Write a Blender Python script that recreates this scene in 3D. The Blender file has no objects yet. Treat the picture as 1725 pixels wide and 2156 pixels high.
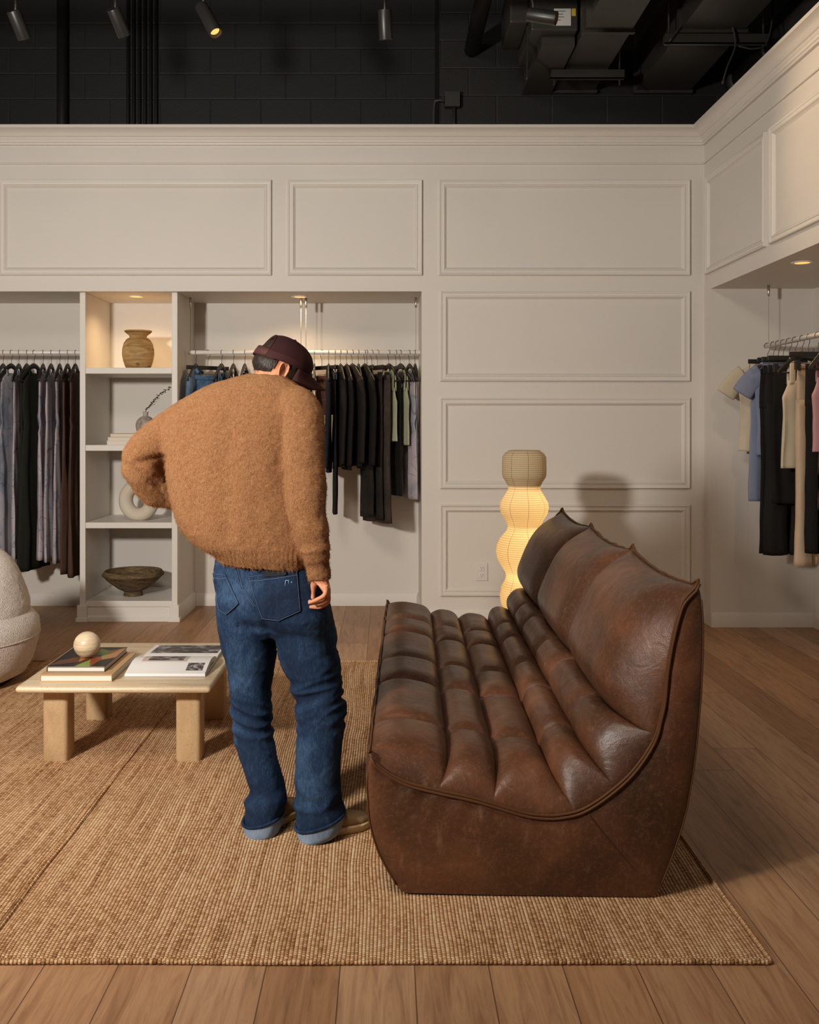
import bpy, bmesh, math, random
import numpy as np
from mathutils import Vector, Matrix, noise as mnoise
from mathutils.bvhtree import BVHTree

SC = bpy.context.scene
COL = SC.collection
PI = math.pi
# ------------------------------------------------------------------ camera
CAM_H, FPX, VX, VY = 1.40, 2000.0, 814.0, 897.0
cam_d = bpy.data.cameras.new('camera')
cam = bpy.data.objects.new('camera', cam_d)
COL.objects.link(cam)
cam.location = (0, 0, CAM_H)
cam.rotation_euler = (PI / 2, 0, 0)
cam_d.sensor_width = 36.0
cam_d.lens = FPX / 2156.0 * 36.0
cam_d.shift_x = (862.5 - VX) / 2156.0
cam_d.shift_y = -(1078.0 - VY) / 2156.0
cam_d.clip_start = 0.05
cam_d.clip_end = 60
SC.camera = cam
# ------------------------------------------------------------------ light and exposure
SC.view_settings.view_transform = 'Standard'
SC.view_settings.look = 'None'
SC.view_settings.gamma = 1.0
SC.view_settings.use_curve_mapping = False
SC.view_settings.exposure = 0.0
wd = bpy.data.worlds.new('world')
SC.world = wd
wd.use_nodes = True
wd.node_tree.nodes['Background'].inputs[0].default_value = (1.0, 0.88, 0.77, 1)
wd.node_tree.nodes['Background'].inputs[1].default_value = 0.035


def add_light(name, kind, loc, target, power, color, size=0.3, size_y=None, spot=60, blend=0.6):
    l = bpy.data.lights.new(name, kind)
    l.energy = power
    l.color = color
    if kind == 'AREA':
        l.size = size
        if size_y:
            l.shape = 'RECTANGLE'
            l.size_y = size_y
    elif kind == 'SPOT':
        l.spot_size = math.radians(spot)
        l.spot_blend = blend
        l.shadow_soft_size = size
    else:
        l.shadow_soft_size = size
    o = bpy.data.objects.new(name, l)
    COL.objects.link(o)
    o.location = loc
    d = Vector(target) - Vector(loc)
    o.rotation_euler = d.to_track_quat('-Z', 'Y').to_euler()
    return o


add_light('key_lamp', 'SPOT', (-2.4, 0.8, 2.2), (-0.6, 6.75, 1.4), 830, (1.0, 0.94, 0.86), size=0.17, spot=120, blend=1.0)
add_light('overhead_fill', 'AREA', (-1.0, 1.5, 4.3), (-0.4, 2.6, 0.0), 78, (1.0, 0.87, 0.74), size=1.2, size_y=1.0)  # unseen soft overhead fill, added to brighten the near floor and rug


def pp(px, py, Y):
    return Vector(((px - VX) * Y / FPX, Y, CAM_H - (py - VY) * Y / FPX))


# ------------------------------------------------------------------ object helpers
def ob(name, verts, faces, mat=None, parent=None, smooth=True, origin=None, sub=None, mats=None, fmat=None, bevel=None):
    me = bpy.data.meshes.new(name)
    vs = np.asarray([tuple(v) for v in verts], dtype=np.float64).reshape(-1, 3)
    if origin is not None:
        vs = vs - np.array(origin)
    me.from_pydata(vs.tolist(), [], [tuple(f) for f in faces])
    return finish(name, me, mat, parent, smooth, origin, mats, fmat, bevel)


def finish(name, me, mat=None, parent=None, smooth=True, origin=None, mats=None, fmat=None, bevel=None):
    me.name = name
    for m in (mats or ([mat] if mat else [])):
        me.materials.append(m)
    if fmat is not None:
        me.polygons.foreach_set('material_index', list(fmat))
    if smooth:
        me.polygons.foreach_set('use_smooth', [True] * len(me.polygons))
        if smooth == 'auto':
            me.set_sharp_from_angle(angle=math.radians(38))
    me.update()
    o = bpy.data.objects.new(name, me)
    COL.objects.link(o)
    if origin is not None:
        o.location = origin
    if bevel:
        b = o.modifiers.new('bevel', 'BEVEL')
        b.width = bevel
        b.segments = 2
        b.limit_method = 'ANGLE'
    if parent is not None:
        o.parent = parent
        if parent.parent is None:
            o.matrix_parent_inverse = Matrix.Translation(-parent.location)
    return o


def tag(o, label, cat, group=None, kind=None):
    o['label'] = label
    if kind != 'structure':
        o['category'] = cat
    if group:
        o['group'] = group
    if kind:
        o['kind'] = kind
    return o


def struct(o):
    o['kind'] = 'structure'
    return o


def thing(name, label, cat, loc=(0, 0, 0), group=None):
    o = bpy.data.objects.new(name, None)
    o.empty_display_size = 0.1
    COL.objects.link(o)
    o.location = loc
    return tag(o, label, cat, group)


def dup(root, loc, rz=0.0, label=None, group=None):
    r = root.copy()
    COL.objects.link(r)
    r.location = loc
    r.rotation_euler = (0, 0, rz)
    if label:
        r['label'] = label
    if group:
        r['group'] = group
    for ch in root.children:
        c = ch.copy()
        COL.objects.link(c)
        c.parent = r
        for g in ch.children:
            d = g.copy()
            COL.objects.link(d)
            d.parent = c
    return r


# geometry makers: each returns (verts, faces)
def G_box(x0, x1, y0, y1, z0, z1):
    v = [(x0, y0, z0), (x1, y0, z0), (x1, y1, z0), (x0, y1, z0), (x0, y0, z1), (x1, y0, z1), (x1, y1, z1), (x0, y1, z1)]
    f = [(0, 3, 2, 1), (4, 5, 6, 7), (0, 1, 5, 4), (1, 2, 6, 5), (2, 3, 7, 6), (3, 0, 4, 7)]
    return v, f


def G_join(*parts):
    V, F = [], []
    for v, f in parts:
        n = len(V)
        V += [tuple(p) for p in v]
        F += [tuple(i + n for i in q) for q in f]
    return V, F


def G_loft(rings, cap0=True, cap1=True, closed=True):
    n = len(rings[0])
    V = [tuple(p) for r in rings for p in r]
    F = []
    for i in range(len(rings) - 1):
        for j in range(n if closed else n - 1):
            a = i * n + j
            b = i * n + (j + 1) % n
            F.append((a, b, b + n, a + n))
    if cap0:
        F.append(tuple(range(n - 1, -1, -1)))
    if cap1:
        F.append(tuple(range((len(rings) - 1) * n, len(rings) * n)))
    return V, F


def G_lathe(prof, n=40, center=(0, 0, 0)):
    rings = []
    for r, z in prof:
        rings.append([(center[0] + r * math.cos(2 * PI * k / n), center[1] + r * math.sin(2 * PI * k / n), center[2] + z) for k in range(n)])
    return G_loft(rings)


def smooth_path(pts, n):
    """Catmull-Rom through pts, n samples."""
    P = [Vector(p) for p in pts]
    out = []
    m = len(P) - 1
    for i in range(n):
        t = i / (n - 1) * m
        k = min(int(t), m - 1)
        u = t - k
        p1, p2 = P[k], P[k + 1]
        p0 = P[k - 1] if k > 0 else p1 + (p1 - p2)
        p3 = P[k + 2] if k + 2 <= m else p2 + (p2 - p1)
        out.append(0.5 * ((2 * p1) + (p2 - p0) * u + (2 * p0 - 5 * p1 + 4 * p2 - p3) * u * u + (3 * p1 - p0 - 3 * p2 + p3) * u ** 3))
    return out


def interp(xs, ys, x):
    return float(np.interp(x, xs, ys))


def G_tube(path, r, n=8, up=None, flat=1.0):
    """tube; r scalar or list; flat scales along the second axis."""
    P = [Vector(p) for p in path]
    R = r if hasattr(r, '__len__') else [r] * len(P)
    rings = []
    prev = None
    for i, p in enumerate(P):
        t = (P[min(i + 1, len(P) - 1)] - P[max(i - 1, 0)])
        if t.length < 1e-9:
            t = Vector((0, 0, 1))
        t.normalize()
        if prev is None:
            ref = Vector(up) if up else (Vector((0, 0, 1)) if abs(t.z) < 0.9 else Vector((1, 0, 0)))
            a = (ref - t * ref.dot(t)).normalized()
        else:
            a = prev - t * prev.dot(t)
            a = a.normalized() if a.length > 1e-6 else Vector((1, 0, 0))
        prev = a
        b = t.cross(a)
        rings.append([p + a * (R[i] * math.cos(2 * PI * k / n)) + b * (R[i] * flat * math.sin(2 * PI * k / n)) for k in range(n)])
    return G_loft(rings)


def ell_ring(c, a, b, n=40, e=2.3, ax=(1, 0, 0), ay=(0, 1, 0), tilt=None):
    """superellipse ring around c; tilt: dz per unit of local x."""
    c, ax, ay = Vector(c), Vector(ax), Vector(ay)
    out = []
    for k in range(n):
        th = 2 * PI * k / n
        cs, sn = math.cos(th), math.sin(th)
        x = a * math.copysign(abs(cs) ** (2 / e), cs)
        y = b * math.copysign(abs(sn) ** (2 / e), sn)
        p = c + ax * x + ay * y
        if tilt:
            p.z += tilt * x
        out.append(p)
    return out


def G_sphere(c, r, nu=24, nv=14, sc=(1, 1, 1)):
    rings = []
    for i in range(1, nv):
        ph = PI * i / nv
        rings.append([(c[0] + r * sc[0] * math.sin(ph) * math.cos(2 * PI * k / nu), c[1] + r * sc[1] * math.sin(ph) * math.sin(2 * PI * k / nu),
                       c[2] - r * sc[2] * math.cos(ph)) for k in range(nu)])
    return G_loft(rings)


def remesh(parts, voxel, it=6, fac=0.5):
    """Union of closed shapes as one continuous skin."""
    V, F = G_join(*parts)
    me = bpy.data.meshes.new('tmp')
    me.from_pydata([tuple(v) for v in V], [], F)
    bm = bmesh.new()
    bm.from_mesh(me)
    bmesh.ops.recalc_face_normals(bm, faces=bm.faces)
    bm.to_mesh(me)
    bm.free()
    o = bpy.data.objects.new('tmp', me)
    COL.objects.link(o)
    m = o.modifiers.new('r', 'REMESH')
    m.mode = 'VOXEL'
    m.voxel_size = voxel
    s = o.modifiers.new('s', 'SMOOTH')
    s.factor = fac
    s.iterations = it
    dg = bpy.context.evaluated_depsgraph_get()
    out = bpy.data.meshes.new_from_object(o.evaluated_get(dg))
    bpy.data.objects.remove(o)
    bpy.data.meshes.remove(me)
    return out


def mesh_arrays(me):
    v = np.empty(len(me.vertices) * 3)
    me.vertices.foreach_get('co', v)
    n = np.empty(len(me.vertices) * 3)
    me.vertices.foreach_get('normal', n)
    return v.reshape(-1, 3), n.reshape(-1, 3)


def displace(me, fn):
    v, n = mesh_arrays(me)
    d = np.array([fn(Vector(p), Vector(q)) for p, q in zip(v, n)])
    v = v + n * d[:, None]
    me.vertices.foreach_set('co', v.ravel())
    me.update()


# ------------------------------------------------------------------ materials
def lin(h):
    h = h.lstrip('#')
    c = [int(h[i:i + 2], 16) / 255 for i in (0, 2, 4)]
    return tuple(x / 12.92 if x <= 0.04045 else ((x + 0.055) / 1.055) ** 2.4 for x in c) + (1.0,)


class M:
    def __init__(s, name, color=(0.8, 0.8, 0.8, 1), rough=0.6, metal=0.0, spec=0.5, **kw):
        s.m = bpy.data.materials.new(name)
        s.m.use_nodes = True
        s.t = s.m.node_tree
        s.b = s.t.nodes['Principled BSDF']
        if isinstance(color, str):
            color = lin(color)
        s.b.inputs['Base Color'].default_value = color
        s.b.inputs['Roughness'].default_value = rough
        s.b.inputs['Metallic'].default_value = metal
        s.b.inputs['Specular IOR Level'].default_value = spec
        for k, v in kw.items():
            s.b.inputs[k.replace('_', ' ')].default_value = v

    def n(s, typ, ins=(), **props):
        nd = s.t.nodes.new(typ)
        for k, v in props.items():
            setattr(nd, k, v)
        items = ins.items() if isinstance(ins, dict) else enumerate(ins)
        for k, v in items:
            if v is None:
                continue
            if isinstance(v, bpy.types.NodeSocket):
                s.t.links.new(v, nd.inputs[k])
            else:
                nd.inputs[k].default_value = v
        return nd

    def to(s, key, sock):
        s.t.links.new(sock, s.b.inputs[key])
        return s

    def math(s, op, a, b=None, c=None, clamp=False):
        return s.n('ShaderNodeMath', [a, b, c], operation=op, use_clamp=clamp).outputs[0]

    def co(s, which='Object', scale=(1, 1, 1), loc=(0, 0, 0), rot=(0, 0, 0)):
        t = s.n('ShaderNodeTexCoord').outputs[which]
        return s.n('ShaderNodeMapping', {'Vector': t, 'Scale': scale, 'Location': loc, 'Rotation': rot}).outputs[0]

    def noise(s, vec, scale=5.0, detail=3.0, rough=0.5, dist=0.0):
        return s.n('ShaderNodeTexNoise', {'Vector': vec, 'Scale': scale, 'Detail': detail, 'Roughness': rough, 'Distortion': dist}).outputs[0]

    def ramp(s, fac, stops):
        r = s.n('ShaderNodeValToRGB', [fac])
        e = r.color_ramp.elements
        while len(e) < len(stops):
            e.new(0.5)
        for i, (p, c) in enumerate(stops):
            e[i].position = p
            e[i].color = lin(c) if isinstance(c, str) else (c if hasattr(c, '__len__') else (c, c, c, 1))
        return r.outputs[0]

    def mix(s, fac, a, b, mode='MIX'):
        nd = s.n('ShaderNodeMix', data_type='RGBA', blend_type=mode)
        for k, v in ((0, fac), (6, a), (7, b)):
            if isinstance(v, bpy.types.NodeSocket):
                s.t.links.new(v, nd.inputs[k])
            else:
                nd.inputs[k].default_value = lin(v) if isinstance(v, str) else v
        return nd.outputs[2]

    def bump(s, h, strength=0.3, dist=0.01, normal=None):
        return s.n('ShaderNodeBump', {'Height': h, 'Strength': strength, 'Distance': dist, 'Normal': normal}).outputs[0]

    def sep(s, vec):
        return s.n('ShaderNodeSeparateXYZ', [vec]).outputs

    def comb(s, x, y, z):
        return s.n('ShaderNodeCombineXYZ', [x, y, z]).outputs[0]

    def white(s, vec, dims='2D'):
        return s.n('ShaderNodeTexWhiteNoise', {'Vector': vec}, noise_dimensions=dims).outputs[0]


def m_paint(name, color, rough=0.55, var=0.04):
    k = M(name, color, rough, spec=0.35)
    c = k.co()
    nz = k.noise(c, 2.2, 4, 0.6)
    base = lin(color) if isinstance(color, str) else color
    d = tuple(x * (1 - var) for x in base[:3]) + (1,)
    k.to('Base Color', k.mix(nz, base, d))
    k.to('Normal', k.bump(k.noise(c, 160, 2), 0.06, 0.002))
    return k.m


def m_floor():
    k = M('oak_planks', rough=0.42, spec=0.4)
    x, y, z = k.sep(k.co())[:3]
    u = k.math('DIVIDE', k.math('SUBTRACT', x, 0.0725), 0.192)
    row = k.math('FLOOR', u)
    fu = k.math('FRACT', u)
    rr = k.white(k.comb(row, 3.7, 0))
    v = k.math('DIVIDE', k.math('ADD', y, k.math('MULTIPLY', rr, 7.3)), 2.6)
    pl = k.math('FLOOR', v)
    fv = k.math('FRACT', v)
    idn = k.white(k.comb(row, pl, 0))
    gv = k.comb(k.math('ADD', k.math('MULTIPLY', x, 14), k.math('MULTIPLY', idn, 37)), k.math('ADD', k.math('MULTIPLY', y, 1.1), k.math('MULTIPLY', idn, 91)), idn)
    grain = k.noise(gv, 2.2, 6, 0.62, 1.2)
    gv2 = k.comb(k.math('MULTIPLY', x, 120), k.math('ADD', k.math('MULTIPLY', y, 3), k.math('MULTIPLY', idn, 55)), 0)
    fine = k.noise(gv2, 2.0, 3, 0.6)
    kn = k.noise(k.comb(k.math('ADD', k.math('MULTIPLY', x, 8), k.math('MULTIPLY', idn, 19)), k.math('ADD', k.math('MULTIPLY', y, 3.4), k.math('MULTIPLY', idn, 33)), 0), 1.0, 2, 0.5)
    col = k.ramp(grain, [(0.25, '#86664a'), (0.44, '#b38d6d'), (0.58, '#c6a17e'), (0.78, '#9f7b5b')])
    col = k.mix(k.math('MULTIPLY', fine, 0.42), col, '#876749')
    tint = k.ramp(idn, [(0.0, '#c0aa92'), (0.4, '#ffffff'), (0.7, '#dccab6'), (1.0, '#fbeedd')])
    col = k.mix(0.75, col, tint, 'MULTIPLY')
    knot = k.math('MULTIPLY', k.math('SUBTRACT', kn, 0.70, clamp=True), 6.0, clamp=True)
    col = k.mix(knot, col, '#4a3626')
    gap = k.math('MAXIMUM', k.math('GREATER_THAN', k.math('ABSOLUTE', k.math('SUBTRACT', fu, 0.5)), 0.4915),
                 k.math('GREATER_THAN', k.math('ABSOLUTE', k.math('SUBTRACT', fv, 0.5)), 0.4991))
    col = k.mix(k.math('MULTIPLY', gap, 0.75), col, '#35261a')
    k.to('Base Color', col)
    h = k.math('SUBTRACT', k.math('MULTIPLY', fine, 0.25), gap)
    k.to('Normal', k.bump(h, 0.25, 0.002))
    k.to('Roughness', k.math('ADD', k.math('MULTIPLY', grain, 0.2), 0.38))
    return k.m


def m_rug(seed):
    k = M('woven_jute', rough=0.9, spec=0.15)
    x, y, z = k.sep(k.co())[:3]
    wob = k.math('MULTIPLY', k.noise(k.comb(k.math('MULTIPLY', x, 4), k.math('MULTIPLY', y, 1.2), seed), 1.0, 2), 0.05)
    xu = k.math('DIVIDE', k.math('ADD', x, wob), 0.0105)
    row = k.math('FLOOR', xu)
    fx = k.math('FRACT', xu)
    r1 = k.white(k.comb(row, seed, 0))
    yv = k.math('ADD', k.math('DIVIDE', y, 0.0085), k.math('MULTIPLY', r1, 5.0))
    st = k.math('FLOOR', yv)
    fy = k.math('FRACT', yv)
    r2 = k.white(k.comb(row, st, 0))
    hx = k.math('SINE', k.math('MULTIPLY', fx, PI))
    hy = k.math('SINE', k.math('MULTIPLY', fy, PI))
    h = k.math('MULTIPLY', k.math('POWER', hx, 0.6), k.math('ADD', k.math('MULTIPLY', k.math('POWER', hy, 0.5), 0.75), 0.25))
    streak = k.noise(k.comb(k.math('MULTIPLY', row, 0.62), k.math('MULTIPLY', y, 1.1), seed), 1.0, 4, 0.75)
    broad = k.noise(k.comb(k.math('MULTIPLY', x, 1.3), k.math('MULTIPLY', y, 0.9), seed), 1.4, 3)
    f = k.math('ADD', k.math('ADD', k.math('MULTIPLY', r2, 0.16), k.math('MULTIPLY', streak, 0.60)), k.math('MULTIPLY', broad, 0.16))
    col = k.ramp(f, [(0.24, '#74492b'), (0.36, '#b3845a'), (0.47, '#d8ab7f'), (0.6, '#eac79c'), (0.76, '#f7e3c2')])
    dk = k.math('SUBTRACT', 1.0, k.math('MULTIPLY', h, 1.0), clamp=True)
    col = k.mix(k.math('MULTIPLY', dk, 0.45), col, '#3e2a18')
    k.to('Base Color', col)
    k.to('Normal', k.bump(h, 0.9, 0.006))
    return k.m


def m_leather():
    k = M('aged_leather', rough=0.4, spec=0.5)
    c = k.co()
    a = k.noise(c, 3.0, 6, 0.65, 0.4)
    b = k.noise(c, 16, 5, 0.7)
    col = k.ramp(a, [(0.3, '#3a2416'), (0.47, '#52321f'), (0.6, '#683f28'), (0.78, '#83583d')])
    col = k.mix(k.math('MULTIPLY', b, 0.5), col, '#38251a')
    fm = k.noise(c, 70, 6, 0.8)
    col = k.mix(k.math('MULTIPLY', k.math('SUBTRACT', fm, 0.5, clamp=True), 1.8, clamp=True), col, '#8a5c3e')
    w = k.noise(k.co(scale=(40, 40, 9), rot=(0.5, 0.3, 0.2)), 1.0, 3, 0.6)
    col = k.mix(k.math('MULTIPLY', k.math('SUBTRACT', w, 0.62, clamp=True), 2.2, clamp=True), col, '#8d6c53')
    k.to('Base Color', col)
    wr = k.noise(k.co(scale=(1, 1, 1)), 11, 4, 0.6, 1.5)
    vor = k.n('ShaderNodeTexVoronoi', {'Vector': c, 'Scale': 260.0}).outputs[0]
    n1 = k.bump(vor, 0.10, 0.002)
    n2 = k.bump(wr, 0.22, 0.012, n1)
    k.to('Normal', n2)
    k.to('Roughness', k.math('ADD', k.math('MULTIPLY', b, 0.22), 0.31))
    return k.m


def m_sweater():
    k = M('mohair_knit', rough=0.95, spec=0.1)
    c = k.co()
    a = k.noise(c, 9, 4, 0.6)
    b = k.noise(c, 105, 5, 0.75, 0.8)
    col = k.ramp(b, [(0.28, '#78502f'), (0.48, '#9a6c48'), (0.7, '#b08460')])
    col = k.mix(k.math('MULTIPLY', a, 0.3), col, '#765439')
    k.to('Base Color', col)
    h = k.math('ADD', k.math('MULTIPLY', b, 0.7), k.math('MULTIPLY', k.noise(c, 220, 3, 0.7, 2.0), 0.4))
    k.to('Normal', k.bump(h, 0.9, 0.010))
    k.b.inputs['Sheen Weight'].default_value = 0.35
    k.b.inputs['Sheen Tint'].default_value = lin('#c39c75')
    k.b.inputs['Sheen Roughness'].default_value = 0.5
    return k.m


def m_denim(name, dark, mid, light, fade=0.5, twill=900):
    k = M(name, rough=0.85, spec=0.15)
    c = k.co()
    big = k.noise(c, 5, 4, 0.6, 0.3)
    mid_n = k.noise(k.co(scale=(30, 30, 8)), 1.5, 4, 0.7)
    fine = k.noise(k.co(scale=(420, 420, 60)), 1.0, 2, 0.6)
    f = k.math('ADD', k.math('ADD', k.math('MULTIPLY', big, 0.55), k.math('MULTIPLY', mid_n, 0.18)), k.math('MULTIPLY', fine, 0.25))
    k.to('Base Color', k.ramp(f, [(0.34, dark), (0.5, mid), (0.72, light)]))
    tw = k.noise(k.co(scale=(300, 300, 300)), 1.0, 2, 0.6)
    k.to('Normal', k.bump(k.math('ADD', tw, k.math('MULTIPLY', fine, 0.6)), 0.25, 0.002))
    return k.m


def m_cloth(name, color, rough=0.85, var=0.25, sc=18):
    k = M(name, color, rough, spec=0.2)
    c = k.co()
    base = lin(color)
    d = tuple(x * (1 - var) for x in base[:3]) + (1,)
    k.to('Base Color', k.mix(k.noise(c, sc, 4, 0.6), base, d))
    k.to('Normal', k.bump(k.noise(c, 500, 2), 0.15, 0.002))
    return k.m


def m_marble(name, seed, a='#a49aa0', b='#7d8593', line='#3d4253'):
    k = M(name, rough=0.7, spec=0.2)
    c = k.co(loc=(seed * 1.7, seed * 2.3, seed))
    n1 = k.noise(c, 3.2, 3, 0.5, 0.7)
    n2 = k.noise(c, 4.5, 2, 0.5, 1.0)
    col = k.ramp(n1, [(0.24, line), (0.38, b), (0.5, a), (0.8, '#b8aeb2')])
    ln = k.math('LESS_THAN', k.math('ABSOLUTE', k.math('SUBTRACT', n2, 0.5)), 0.006)
    ln2 = k.math('LESS_THAN', k.math('ABSOLUTE', k.math('SUBTRACT', n1, 0.44)), 0.003)
    col = k.mix(k.math('MULTIPLY', k.math('MAXIMUM', ln, ln2), 0.5), col, line)
    k.to('Base Color', col)
    return k.m


def m_travertine(name='travertine', a='#b8a184', b='#cdb898', c3='#dac9ae', sc=(1.5, 22, 22)):
    k = M(name, rough=0.35, spec=0.45)
    n1 = k.noise(k.co(scale=sc), 1.0, 5, 0.65, 0.5)
    n2 = k.noise(k.co(), 190, 3, 0.6)
    col = k.ramp(n1, [(0.3, a), (0.5, b), (0.7, c3)])
    pit = k.math('MULTIPLY', k.math('SUBTRACT', n2, 0.56, clamp=True), 6, clamp=True)
    k.to('Base Color', k.mix(k.math('MULTIPLY', pit, 0.6), col, '#86694a'))
    return k.m


def m_block():
    k = M('black_painted_block', (0.010, 0.0095, 0.009, 1), 0.6, spec=0.35)
    x, y, z = k.sep(k.co())[:3]
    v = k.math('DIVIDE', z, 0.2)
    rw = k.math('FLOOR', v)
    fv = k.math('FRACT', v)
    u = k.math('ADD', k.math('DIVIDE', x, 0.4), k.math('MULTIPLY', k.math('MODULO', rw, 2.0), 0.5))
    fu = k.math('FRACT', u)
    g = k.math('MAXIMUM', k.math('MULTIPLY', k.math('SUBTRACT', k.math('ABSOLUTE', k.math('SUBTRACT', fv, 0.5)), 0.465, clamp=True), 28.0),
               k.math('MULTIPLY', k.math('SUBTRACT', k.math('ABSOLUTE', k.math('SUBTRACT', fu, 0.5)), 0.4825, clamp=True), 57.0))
    k.to('Base Color', k.mix(k.math('POWER', g, 2.0), (0.010, 0.0095, 0.009, 1), (0.018, 0.017, 0.0155, 1)))  # lighter joint colour paints in the light that the groove edges catch
    n = k.noise(k.co(), 60, 4, 0.6)
    k.to('Normal', k.bump(k.math('SUBTRACT', k.math('MULTIPLY', n, 0.3), g), 0.35, 0.010))
    return k.m


def m_boucle():
    k = M('cream_boucle', rough=0.95, spec=0.1)
    c = k.co()
    v = k.n('ShaderNodeTexVoronoi', {'Vector': k.co(), 'Scale': 150.0}).outputs[0]
    n = k.noise(c, 110, 4, 0.7, 1.5)
    k.to('Base Color', k.ramp(n, [(0.3, '#b3a79e'), (0.55, '#d6ccc3'), (0.75, '#e6ded6')]))
    k.to('Normal', k.bump(k.math('ADD', v, n), 0.55, 0.006))
    return k.m


def m_paper_lamp():
    k = M('paper_shade', rough=0.8, spec=0.1)
    x, y, z = k.sep(k.co())[:3]
    wv = k.math('SINE', k.math('MULTIPLY', z, 2 * PI / 0.0125))
    rib = k.math('POWER', k.math('ADD', k.math('MULTIPLY', wv, 0.5), 0.5), 5.0)
    ang = k.math('ARCTAN2', y, x)
    fa = k.math('FRACT', k.math('DIVIDE', k.math('ADD', ang, 0.35), 2 * PI / 8))
    strip = k.math('LESS_THAN', k.math('ABSOLUTE', k.math('SUBTRACT', fa, 0.5)), 0.022)
    nz = k.noise(k.co(), 60, 3)
    col = k.mix(k.math('MAXIMUM', k.math('MULTIPLY', rib, 0.55), k.math('MULTIPLY', strip, 0.6)), '#ecdcba', '#94764a')
    col = k.mix(k.math('MULTIPLY', nz, 0.12), col, '#c9b48a')
    k.to('Base Color', col)
    out = k.t.nodes['Material Output']
    tr = k.n('ShaderNodeBsdfTranslucent', {'Color': col})
    mx = k.n('ShaderNodeMixShader', {0: 0.55, 1: k.b.outputs[0], 2: tr.outputs[0]})
    nrm = k.bump(k.math('MULTIPLY', wv, -1.0), 0.25, 0.003)
    k.to('Normal', nrm)
    k.t.links.new(mx.outputs[0], out.inputs[0])
    return k.m


def m_emit(name, color, strength):
    k = M(name, color, 0.5)
    k.b.inputs['Emission Color'].default_value = lin(color)
    k.b.inputs['Emission Strength'].default_value = strength
    return k.m


WHITE = m_paint('white_wall_paint', '#d6d0c8')
TRIM = m_paint('white_trim_paint', '#d8d2ca', 0.45)
SHELF = m_paint('white_shelf_paint', '#dad5cd', 0.45)
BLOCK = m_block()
BLACK = m_paint('black_paint', (0.012, 0.011, 0.010, 1), 0.5)
DUCT = m_paint('dark_duct_paint', (0.030, 0.028, 0.025, 1), 0.45)
BLKMETAL = M('black_metal', (0.018, 0.017, 0.016, 1), 0.38, spec=0.5).m
STEEL = M('brushed_steel', (0.62, 0.6, 0.57, 1), 0.3, metal=1.0).m
RAILW = M('white_enamel', '#ded8d0', 0.3).m
BLKWOOD = M('black_wood', (0.013, 0.012, 0.011, 1), 0.45).m
WIRE = M('dark_wire', (0.05, 0.047, 0.044, 1), 0.35, metal=0.6).m
LEATHER = m_leather()
PIPING = m_cloth('leather_piping', '#5d3c24', 0.5, 0.3, 30)
TRAV = m_travertine('travertine', '#a58762', '#b89a74', '#c4a782', (9, 9, 3))
# ================================================================== the setting
WB, WR, HD = 6.75, 2.26, 2.357            # back wall plane, side wall plane, head of the niches
NB, NX = 7.41, 2.98                        # rear faces of the niches
TOPZ = 3.50
struct(ob('floor', *G_box(-4.2, 4.2, -2.6, 7.6, -0.1, 0.0), m_floor(), smooth=False))
bx = [G_box(-4.2, WR, WB, WB + 0.10, HD, TOPZ), G_box(0.25, WR, WB, WB + 0.10, 0, HD), G_box(0.25, 0.35, WB + 0.10, NB, 0, HD),
      G_box(-4.2, 0.35, NB, NB + 0.08, 0, HD), G_box(-4.2, 0.35, WB + 0.10, NB + 0.08, HD, HD + 0.06)]
struct(ob('wall_back', *G_join(*bx), WHITE, smooth=False))
bx = [G_box(WR, WR + 0.10, 0.5, WB, HD, TOPZ), G_box(WR, NX, 6.62, WB + 0.1, 0, HD), G_box(NX, NX + 0.08, 0.5, WB + 0.1, 0, HD),
      G_box(WR + 0.10, NX + 0.08, 0.5, WB + 0.1, HD, HD + 0.06), G_box(WR, NX, 0.5, 3.0, 0, HD)]
struct(ob('wall_right', *G_join(*bx), WHITE, smooth=False))
struct(ob('wall_left', *G_box(-4.2, -4.1, -2.6, 7.5, 0, 4.9), m_paint('side_wall_paint', '#b8aea2'), smooth=False))
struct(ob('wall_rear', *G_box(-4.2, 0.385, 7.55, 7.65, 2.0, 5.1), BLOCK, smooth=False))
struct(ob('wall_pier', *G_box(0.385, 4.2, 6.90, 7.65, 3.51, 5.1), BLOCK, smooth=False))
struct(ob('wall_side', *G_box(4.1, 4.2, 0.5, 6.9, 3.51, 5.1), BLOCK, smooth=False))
struct(ob('ceiling', *G_box(-4.2, 4.2, 1.6, 7.65, 5.0, 5.1), BLACK, smooth=False))


# ---- crown moulding, mitred at the corner
prof = [(0, 3.393), (0.020, 3.393), (0.022, 3.404), (0.030, 3.409), (0.030, 3.424), (0.037, 3.430), (0.040, 3.440), (0.046, 3.443),
        (0.052, 3.449), (0.062, 3.462), (0.078, 3.474), (0.094, 3.481), (0.100, 3.484), (0.113, 3.487), (0.113, 3.508), (0, 3.508)]
r0 = [(-4.1, WB - p, z) for p, z in prof]
r1 = [(WR - p, WB - p, z) for p, z in prof]
r2 = [(WR - p, 0.5, z) for p, z in prof]
v, f = G_loft([r0, r1, r2])
struct(ob('trim_1', v, f, TRIM, smooth='auto'))
pb = [(0, 3.258), (0.012, 3.259), (0.015, 3.264), (0.012, 3.270), (0.006, 3.272), (0.006, 3.277), (0, 3.278)]
v, f = G_loft([[(-4.1, WB - p, z) for p, z in pb], [(WR - p, WB - p, z) for p, z in pb], [(WR - p, 0.5, z) for p, z in pb]])
struct(ob('trim_2', v, f, TRIM, smooth='auto'))

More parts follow.
